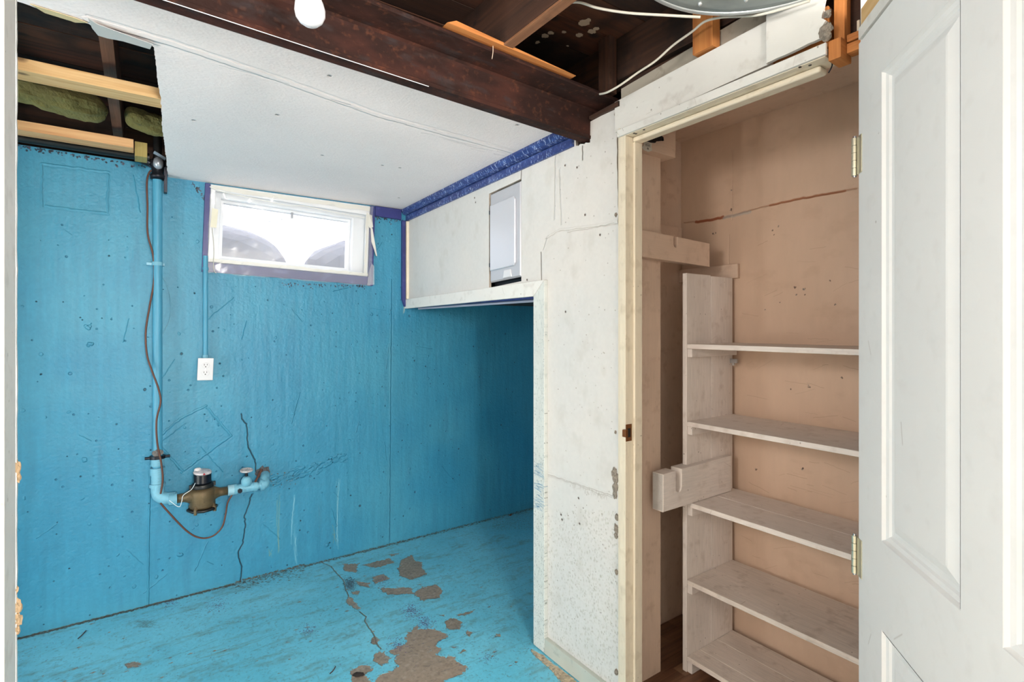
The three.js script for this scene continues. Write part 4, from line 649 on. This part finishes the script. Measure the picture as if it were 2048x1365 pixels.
// ---------------------------------------------------------------- electrical panel in the partition
{
  const e = thing('breaker_panel', 'grey metal breaker panel cover recessed in the off-white partition', 'breaker panel', [PX, 1.59, 1.118]);
  e.rotation.x = 0; const steel = plain(0xc4c5cb, 0.4, { metalness: 0.4 });
  const sk = (z, y) => [z, y + z * 0.04];
  part(e, 'back_box', board(0.03, 0.075, -0.005, 0.47, -0.132, 0.132), M.darkSteel);
  part(e, 'cover', prism([sk(-0.131, 0.022), sk(0.128, 0.022), sk(0.128, 0.462), sk(-0.131, 0.462)], 0.002, 0.02, 'x', [], 0.007), steel);
  const door = part(e, 'door', prism([sk(-0.118, 0.078), sk(0.082, 0.078), sk(0.094, 0.09), sk(0.094, 0.385), sk(0.082, 0.4), sk(-0.118, 0.4)], -0.008, 0.011, 'x', [], 0.003), plain(0xd2d3da, 0.36, { metalness: 0.35 }));
  part(door, 'latch', prism([sk(-0.01, 0.03), sk(0.06, 0.03), sk(0.05, 0.066), sk(0.0, 0.066)], -0.004, 0.008, 'x', [], 0.002), plain(0xd5d6da, 0.35));
  for (const y of [0.1, 0.36]) part(e, 'hinge', board(-0.0095, 0.002, y - 0.008, y + 0.012, -0.1235, -0.117), M.darkSteel);
  part(e, 'screw', rod(V(0.003, 0.042, 0.0), V(-0.0015, 0.042, 0.0), 0.004, 10), M.darkSteel);
}
// ---------------------------------------------------------------- hanging bulb
{
  const p = at(620, 22, 1.08), b = thing('light_bulb', 'white unlit light bulb hanging below the joists', 'light bulb', [p.x, p.y, p.z]);
  b.rotation.set(0.12, 0, 0.14);
  part(b, 'globe', lathe([[0.001, -0.031], [0.012, -0.0295], [0.022, -0.023], [0.029, -0.012], [0.0305, 0], [0.028, 0.014], [0.022, 0.03], [0.017, 0.042], [0.0, 0.043]], 32), plain(0xe9e9ee, 0.2, { clearcoat: 0.6 }));
  part(b, 'collar', lathe([[0, 0.04], [0.0175, 0.04], [0.0145, 0.06], [0.0135, 0.075], [0, 0.075]], 24), plain(0xcfc8b6, 0.5));
  part(b, 'socket', lathe([[0, 0.072], [0.021, 0.072], [0.022, 0.11], [0.03, 0.122], [0.03, 0.135], [0, 0.135]], 24), plain(0x2b2826, 0.5));
  part(b, 'cord', rod(V(0, 0.13, 0), V(0.02, 0.44, -0.02), 0.004, 8), M.cableWhite);
}
// ---------------------------------------------------------------- metal pan and cables
{
  const pan = thing('metal_pan', 'round galvanised sheet metal pan fixed under the joists', 'duct', [1.077, 2.222, 2.619]);
  part(pan, 'plate', lathe([[0, 0.004], [0.3, 0.002], [0.318, 0.0], [0.32, 0.012], [0.0, 0.014]], 72), M.galv);
  const rim = new THREE.TorusGeometry(0.322, 0.0065, 10, 96); rim.rotateX(Math.PI / 2); rim.translate(0, 0.002, 0); part(pan, 'rolled_rim', rim, plain(0xc2c8ca, 0.3, { metalness: 0.7 }));
  for (const [u, v] of [[1492, 0], [1400, 8], [1545, 20]]) { const q = onY(u, v, 2.222), g = new THREE.SphereGeometry(0.006, 10, 6); g.translate(q.x - 1.077, 0.001, q.z - 2.619); part(pan, 'screw', g, plain(0xd8dadc, 0.3, { metalness: 0.7 })); }
}
{
  const Z6 = (l, t0, t1) => l.map(([a, b], i) => at(940 + a * 0.3906, b * 0.3906, lerp(t0, t1, i / (l.length - 1))));
  solo('cable', tube(Z6([[470, 28], [500, 16], [560, 12], [650, 40], [800, 65], [1000, 78], [1180, 88]], 1.52, 1.36), 0.0035, 90, 8), M.cableWhite, 'pale cable running from the light brown joist to the metal pan', 'cable');
  solo('cable', tube(Z6([[1740, 4], [1600, 46], [1480, 76], [1380, 84], [1280, 90], [1200, 112], [1140, 160], [1040, 232], [950, 312], [860, 372], [760, 442], [700, 474], [665, 482]], 1.30, 1.84), 0.0035, 120, 8), M.cableWhite, 'white cable drooping from the metal pan to the end of the rusty beam', 'cable');
  solo('string', tube([onZ(986, 92, 1.815), onZ(986, 104, 1.817), onZ(984, 118, 1.816)], 0.0012, 20, 5), plain(0xcdb9a4, 0.8), 'short loose string dangling over the rusty beam edge', 'string');
}
// ---------------------------------------------------------------- closet door
{
  const hx = 1.398, hz = 2.628, dx = -0.755, dz = 0.656, door = struct('door_1', null, null, 'white moulded panel door standing open beside the closet');
  door.position.set(hx, 0, hz); door.rotation.y = Math.atan2(-dz, dx);          // local +x runs along the leaf
  const TH = 0.035, W0 = 0.92, H = 2.062, bottom = 0.012, front = -1;           // the face towards the camera is at local z = 0 side
  const panels = [[0.128, 0.41, 0.925, 1.935], [0.515, 0.797, 0.925, 1.935], [0.128, 0.41, 0.2, 0.73], [0.515, 0.797, 0.2, 0.73]];
  const rect = ([a, b, c, d], i = 0) => [[a + i, c + i], [b - i, c + i], [b - i, d - i], [a + i, d - i]];
  const z0 = 0.0;
  part(door, 'leaf', prism([[0.004, bottom], [W0, bottom], [W0, H], [0.004, H]], z0 - TH, TH, 'z', panels.map((p) => rect(p)), 0.002), M.doorWhite);
  for (const p of panels) {
    const [a, b, c, d] = p, pos = [], idx = [], steps = [[0, 0.0], [0.004, 0.006], [0.012, 0.0085], [0.016, 0.0125], [0.022, 0.0135], [0.028, 0.0135], [0.046, 0.0055], [0.05, 0.0045]];
    for (const side of [1, -1]) {
      const base = pos.length / 3; steps.forEach(([i, dep]) => { for (const [x, y] of rect(p, i)) pos.push(x, y, side > 0 ? -dep : -TH + dep); });
      for (let s = 0; s < steps.length - 1; s++) for (let k = 0; k < 4; k++) { const q = base + s * 4 + k, r = base + s * 4 + (k + 1) % 4; if (side > 0) idx.push(q, r, q + 4, r, r + 4, q + 4); else idx.push(q, q + 4, r, r, q + 4, r + 4); }
      const l = base + (steps.length - 1) * 4; if (side > 0) idx.push(l, l + 1, l + 2, l, l + 2, l + 3); else idx.push(l, l + 2, l + 1, l, l + 3, l + 2);
    }
    const g = new THREE.BufferGeometry(); g.setAttribute('position', new THREE.Float32BufferAttribute(pos, 3)); g.setIndex(idx); part(door, 'panel', metreUV(g), M.doorWhite);
  }
  const brass = plain(0xd6d2bb, 0.3, { metalness: 0.75 });
  for (const y of [1.795, 0.838]) {
    const h = part(door, 'hinge', mergeGeometries([board(0.002, 0.026, y - 0.045, y + 0.045, 0.0, 0.0022, 0.0006), ...[-2, -1, 0, 1, 2].map((k) => metreKeep(rod(V(-0.008, y + k * 0.0182 - 0.0085, 0.004), V(-0.008, y + k * 0.0182 + 0.0085, 0.004), 0.0068, 14)))]), brass, 'pale brass hinge');
    part(h, 'pin', rod(V(-0.008, y - 0.049, 0.004), V(-0.008, y + 0.05, 0.004), 0.004, 10), M.chrome);
  }
}
// framing above the hinge side
{
  const f = thing('door_side_framing', 'pale pine post and slanted board above the open white door', 'framing', [1.398, 0, 2.628]); f.rotation.y = Math.atan2(-0.656, -0.755);
  part(f, 'slanted_board', board(0.008, 0.3, 2.068, 2.096, -0.03, 0.002), M.offwhite);
  part(f, 'pine_board', board(0.012, 0.3, 2.0965, 2.14, -0.03, -0.002), M.pine);
  part(f, 'post', board(-0.036, -0.004, 2.0965, 2.45, -0.07, -0.032), M.pine);
}
// ---------------------------------------------------------------- strike plate, tag, bracket in the closet
{
  const p = onZ(1257, 866, 1.896), s = thing('strike_plate', 'rusty latch strike on the cream door jamb', 'strike plate', [p.x, p.y, 1.8955]);
  const rusty = plain(0x7a4a24, 0.5, { metalness: 0.4 });
  part(s, 'plate', prism([[-0.014, -0.03], [0.016, -0.03], [0.016, 0.03], [-0.014, 0.03]], 0, 0.0016, 'z', [[[-0.006, -0.016], [0.01, -0.016], [0.01, 0.016], [-0.006, 0.016]]]), rusty);
  part(s, 'bolt_pocket', board(-0.006, 0.01, -0.016, 0.016, 0.0002, 0.0009, 0.0002), M.black);
  part(s, 'lip', board(-0.028, -0.014, -0.012, 0.014, -0.004, 0.012, 0.002), rusty);
}
{
  const c = document.createElement('canvas'); c.width = 128; c.height = 128; const g = c.getContext('2d'); g.fillStyle = '#d9d4c8'; g.fillRect(0, 0, 128, 128); g.fillStyle = '#222';
  for (let r = 0; r < 5; r++) { let x = 26; while (x < 100) { const w = rr(5, 16); g.fillRect(x, 20 + r * 11, Math.min(w, 102 - x), r === 2 ? 8 : 4); x += w + 4; } } g.beginPath(); g.arc(64, 94, 13, 0, 7); g.fill(); g.fillStyle = '#d9d4c8'; g.beginPath(); g.arc(64, 94, 6, 0, 7); g.fill();
  const a = onZ(1287, 281, 1.844), b = onZ(1304, 305, 1.844), m = new THREE.MeshPhysicalMaterial({ map: tex(c, true, THREE.ClampToEdgeWrapping), roughness: 0.6 });
  const w = b.x - a.x, h = a.y - b.y, gg = planeUV(prism([[0.1, 1], [0.05, 0.5], [-0.2, 0.22], [0.1, 0.0], [0.6, -0.05], [1.0, 0.2], [1.0, 0.45], [0.9, 0.5], [1.0, 0.95]].map(([x, y]) => [a.x + x * w, b.y + y * h]), 1.8425, 0.002, 'z'), (x) => clamp((x - a.x) / w), (x, y) => clamp((y - b.y) / h));
  solo('paper_tag', gg, m, 'small white printed tag on the closet head box', 'tag');
  const q = [[1292, 277], [1304, 274], [1316, 269], [1322, 267], [1326, 270], [1327, 277], [1325, 277], [1324, 271], [1323, 277], [1312, 278], [1310, 281], [1302, 280]].map(([u, v]) => { const k = onZ(u, v + 5, 1.846); return [k.x, k.y]; });
  solo('hook_bracket', prism(q, 1.8425, 0.006, 'z'), M.darkSteel, 'dark metal hook bracket on the closet head box', 'bracket');
}
// ---------------------------------------------------------------- closet cleats
{
  const y0 = 1.655, y1 = 1.757, nx = 1.7515; const pts = [[1.512, y0], [1.98, y0 - 0.012], [1.98, y1 - 0.014], [nx + 0.013, y1 - 0.007], [nx + 0.013, y1 - 0.038]];
  for (let i = 0; i <= 6; i++) { const t = -i / 6 * Math.PI; pts.push([nx + Math.cos(t) * 0.013, y1 - 0.038 + Math.sin(t) * 0.013]); } pts.push([nx - 0.013, y1 - 0.006], [1.512, y1]);
  solo('rod_cleat', prism(pts, 1.8005, 0.036, 'z', [], 0.0015), M.closet, 'peach-painted cleat with rod notch on the closet return wall', 'cleat');
  solo('wall_cleat', board(XB - 0.019, XB - 0.0005, 1.6, 1.662, ZE + 0.001, 1.885), M.closet, 'short peach-painted cleat on the closet back wall above the shelf unit', 'cleat');
  solo('wall_cleat', board(1.708, XB - 0.021, 1.80, 1.862, ZE + 0.0005, ZE + 0.019), M.closet, 'peach-painted cleat on the closet end wall behind the notched cleat', 'cleat');
}
// ---------------------------------------------------------------- shelf unit
{
  const X0 = 1.783, X1 = 2.105, Z0 = 1.845, ZI = 1.865, Z1 = 2.70, s = thing('shelf_unit', 'white painted plank shelf unit with five shelves inside the closet', 'shelf', [X0, 0, Z0]);
  const L = (x0, x1, y0, y1, z0, z1, r = 0.002) => board(x0 - X0, x1 - X0, y0, y1, z0 - Z0, z1 - Z0, r);
  part(s, 'side_plank', L(X0, 1.945, 0.0, 1.603, Z0, ZI), M.shelf); part(s, 'side_plank', L(1.9475, X1, 0.0, 1.600, Z0, ZI), M.shelf);
  part(s, 'side_plank', L(X0, 1.945, 0.0, 1.6, Z1, Z1 + 0.02), M.shelf); part(s, 'side_plank', L(1.9475, X1, 0.0, 1.6, Z1, Z1 + 0.02), M.shelf);
  const tops = [1.318, 1.007, 0.684, 0.371, 0.064], cuts = [[], [], [1.95], [], [1.865, 1.985]];
  const old = paint([224, 211, 200], { size: 0.8, mottle: 0.05, dirt: 0.18, dirtColor: [110, 88, 72], specks: 90, scratches: 60, brush: 0.1, rough: 0.6 });
  tops.forEach((y, i) => {
    const xs = [X0 + 0.001, ...cuts[i], X1 - 0.001];
    for (let k = 0; k < xs.length - 1; k++) part(s, 'shelf_board', L(xs[k] + (k ? 0.001 : 0), xs[k + 1] - 0.001, y - 0.019, y, ZI + 0.0005, Z1 - 0.0005), i > 2 ? old : M.shelf);
    part(s, 'cleat', L(X0 + 0.004, i === 0 ? X1 - 0.002 : X1 - 0.03, y - 0.019 - (i === 4 ? 0.044 : 0.034), y - 0.0195, ZI + 0.0005, ZI + 0.022), M.shelf);
  });
  // saw-ended rod support nailed across the side
  const y0 = 0.685, y1 = 0.832, n = 1.70, pts = [[1.607, y0], [2.057, y0], [2.057, y1 + 0.004], [n + 0.017, y1], [n + 0.017, y1 - 0.07]];
  for (let i = 0; i <= 6; i++) { const t = -i / 6 * Math.PI; pts.push([n + Math.cos(t) * 0.017, y1 - 0.07 + Math.sin(t) * 0.017]); } pts.push([n - 0.017, y1 - 0.002], [1.607, y1 - 0.004]);
  const sup = part(s, 'rod_support', prism(pts.map(([x, y]) => [x - X0, y]), 1.838 - Z0, 0.052, 'z', [], 0.002), M.shelf, 'thick notched board nailed across the shelf side');
  part(sup, 'sawn_end', board(1.6058 - X0, 1.6072 - X0, y0 + 0.003, y1 - 0.007, 1.841 - Z0, 1.887 - Z0, 0.0003), paint([196, 190, 184], { size: 0.12, mottle: 0.25, dirt: 0.7, dirtColor: [120, 100, 88], specks: 120, scratches: 60, rough: 0.9, bump: 0.003 }), 'rough greyish sawn end');
  // small metal catch under the top shelf
  const q = onX(1462, 722, 2.09), c = part(s, 'catch', mergeGeometries([board(-0.006, 0.006, -0.009, 0.009, -0.03, 0.03, 0.001), board(-0.007, 0.004, -0.02, -0.009, 0.008, 0.018, 0.001)]), plain(0xb9b9ba, 0.35, { metalness: 0.7 }), 'small metal catch'); c.position.set(q.x - X0, q.y, q.z - Z0);
}
// ---------------------------------------------------------------- bits on the floor
{
  const leaf = (x, z, s, rot, m, label, y = 0.004) => { const g = lump(s, 0.0022, s * 0.5, 0.5, 3, 2.2); g.rotateY(rot); g.translate(x, y, z); solo('dry_leaf', g, m, label, 'leaf'); };
  const a = onY(1021, 1032, 0); leaf(a.x, a.z, 0.016, 0.6, plain(0x7a4424, 0.8), 'orange-brown dry leaf bit on the floor inside the low opening');
  const b = onY(716, 1352, 0); leaf(b.x, b.z, 0.026, -0.5, plain(0x2c2420, 0.8), 'dark curled leaf on the bare concrete patch');
  const stick = (u0, v0, u1, v1, label) => { const p = onY(u0, v0, 0.0025), q = onY(u1, v1, 0.0025), m = p.clone().lerp(q, 0.5); m.z += 0.004; solo('wood_sliver', tube([p, m, q], 0.0022, 16, 5), plain(0x4a3a38, 0.8), label, 'sliver'); };
  stick(156, 1278, 172, 1262, 'curved dark sliver on the blue floor near the blue wall'); stick(660, 1348, 671, 1334, 'thin brown sliver on the blue floor beside the dark curled leaf');
}

// ================================================================ ADDED FILL LAMPS, out of view
function addedFillLamp(label, x, z, h, power) {
  const o = thing('added_fill_lamp', label, 'lamp', [x, 0, z]);  // added lamp on a stand, unseen, standing in for unknown light sources
  part(o, 'base', lathe([[0, 0], [0.13, 0], [0.135, 0.01], [0.12, 0.02], [0.02, 0.03], [0, 0.03]], 32), M.darkSteel);
  part(o, 'pole', rod(V(0, 0.03, 0), V(0, h - 0.22, 0), 0.011, 14), M.darkSteel);
  part(o, 'collar', rod(V(0, h - 0.235, 0), V(0, h - 0.205, 0), 0.05, 20), M.darkSteel);
  part(o, 'globe', new THREE.SphereGeometry(0.22, 32, 20).translate(0, h, 0), new THREE.MeshStandardMaterial({ color: 0xffffff, emissive: 0xfffbf7, emissiveIntensity: 3 }), 'glowing globe of the added fill lamp');
  const l = new THREE.PointLight(0xfffbf7, power, 0, 2); l.position.set(0, h, 0); l.castShadow = true; l.shadow.radius = 11; o.add(l);
  return o;
}
addedFillLamp('added unseen globe lamp to brighten the open white door and closet', -1.05, 2.5, 1.9, LIGHTS.left);
addedFillLamp('added unseen globe lamp near the rear wall to brighten the blue room', 0.15, 4.75, 1.68, LIGHTS.side);
addedFillLamp('added unseen globe lamp in the blue room beyond the wall stub', -2.3, 1.5, 0.8, LIGHTS.blue);

scene.traverse((o) => { if (o.isMesh) { o.castShadow = true; o.receiveShadow = true; } });
renderer.render(scene, camera);
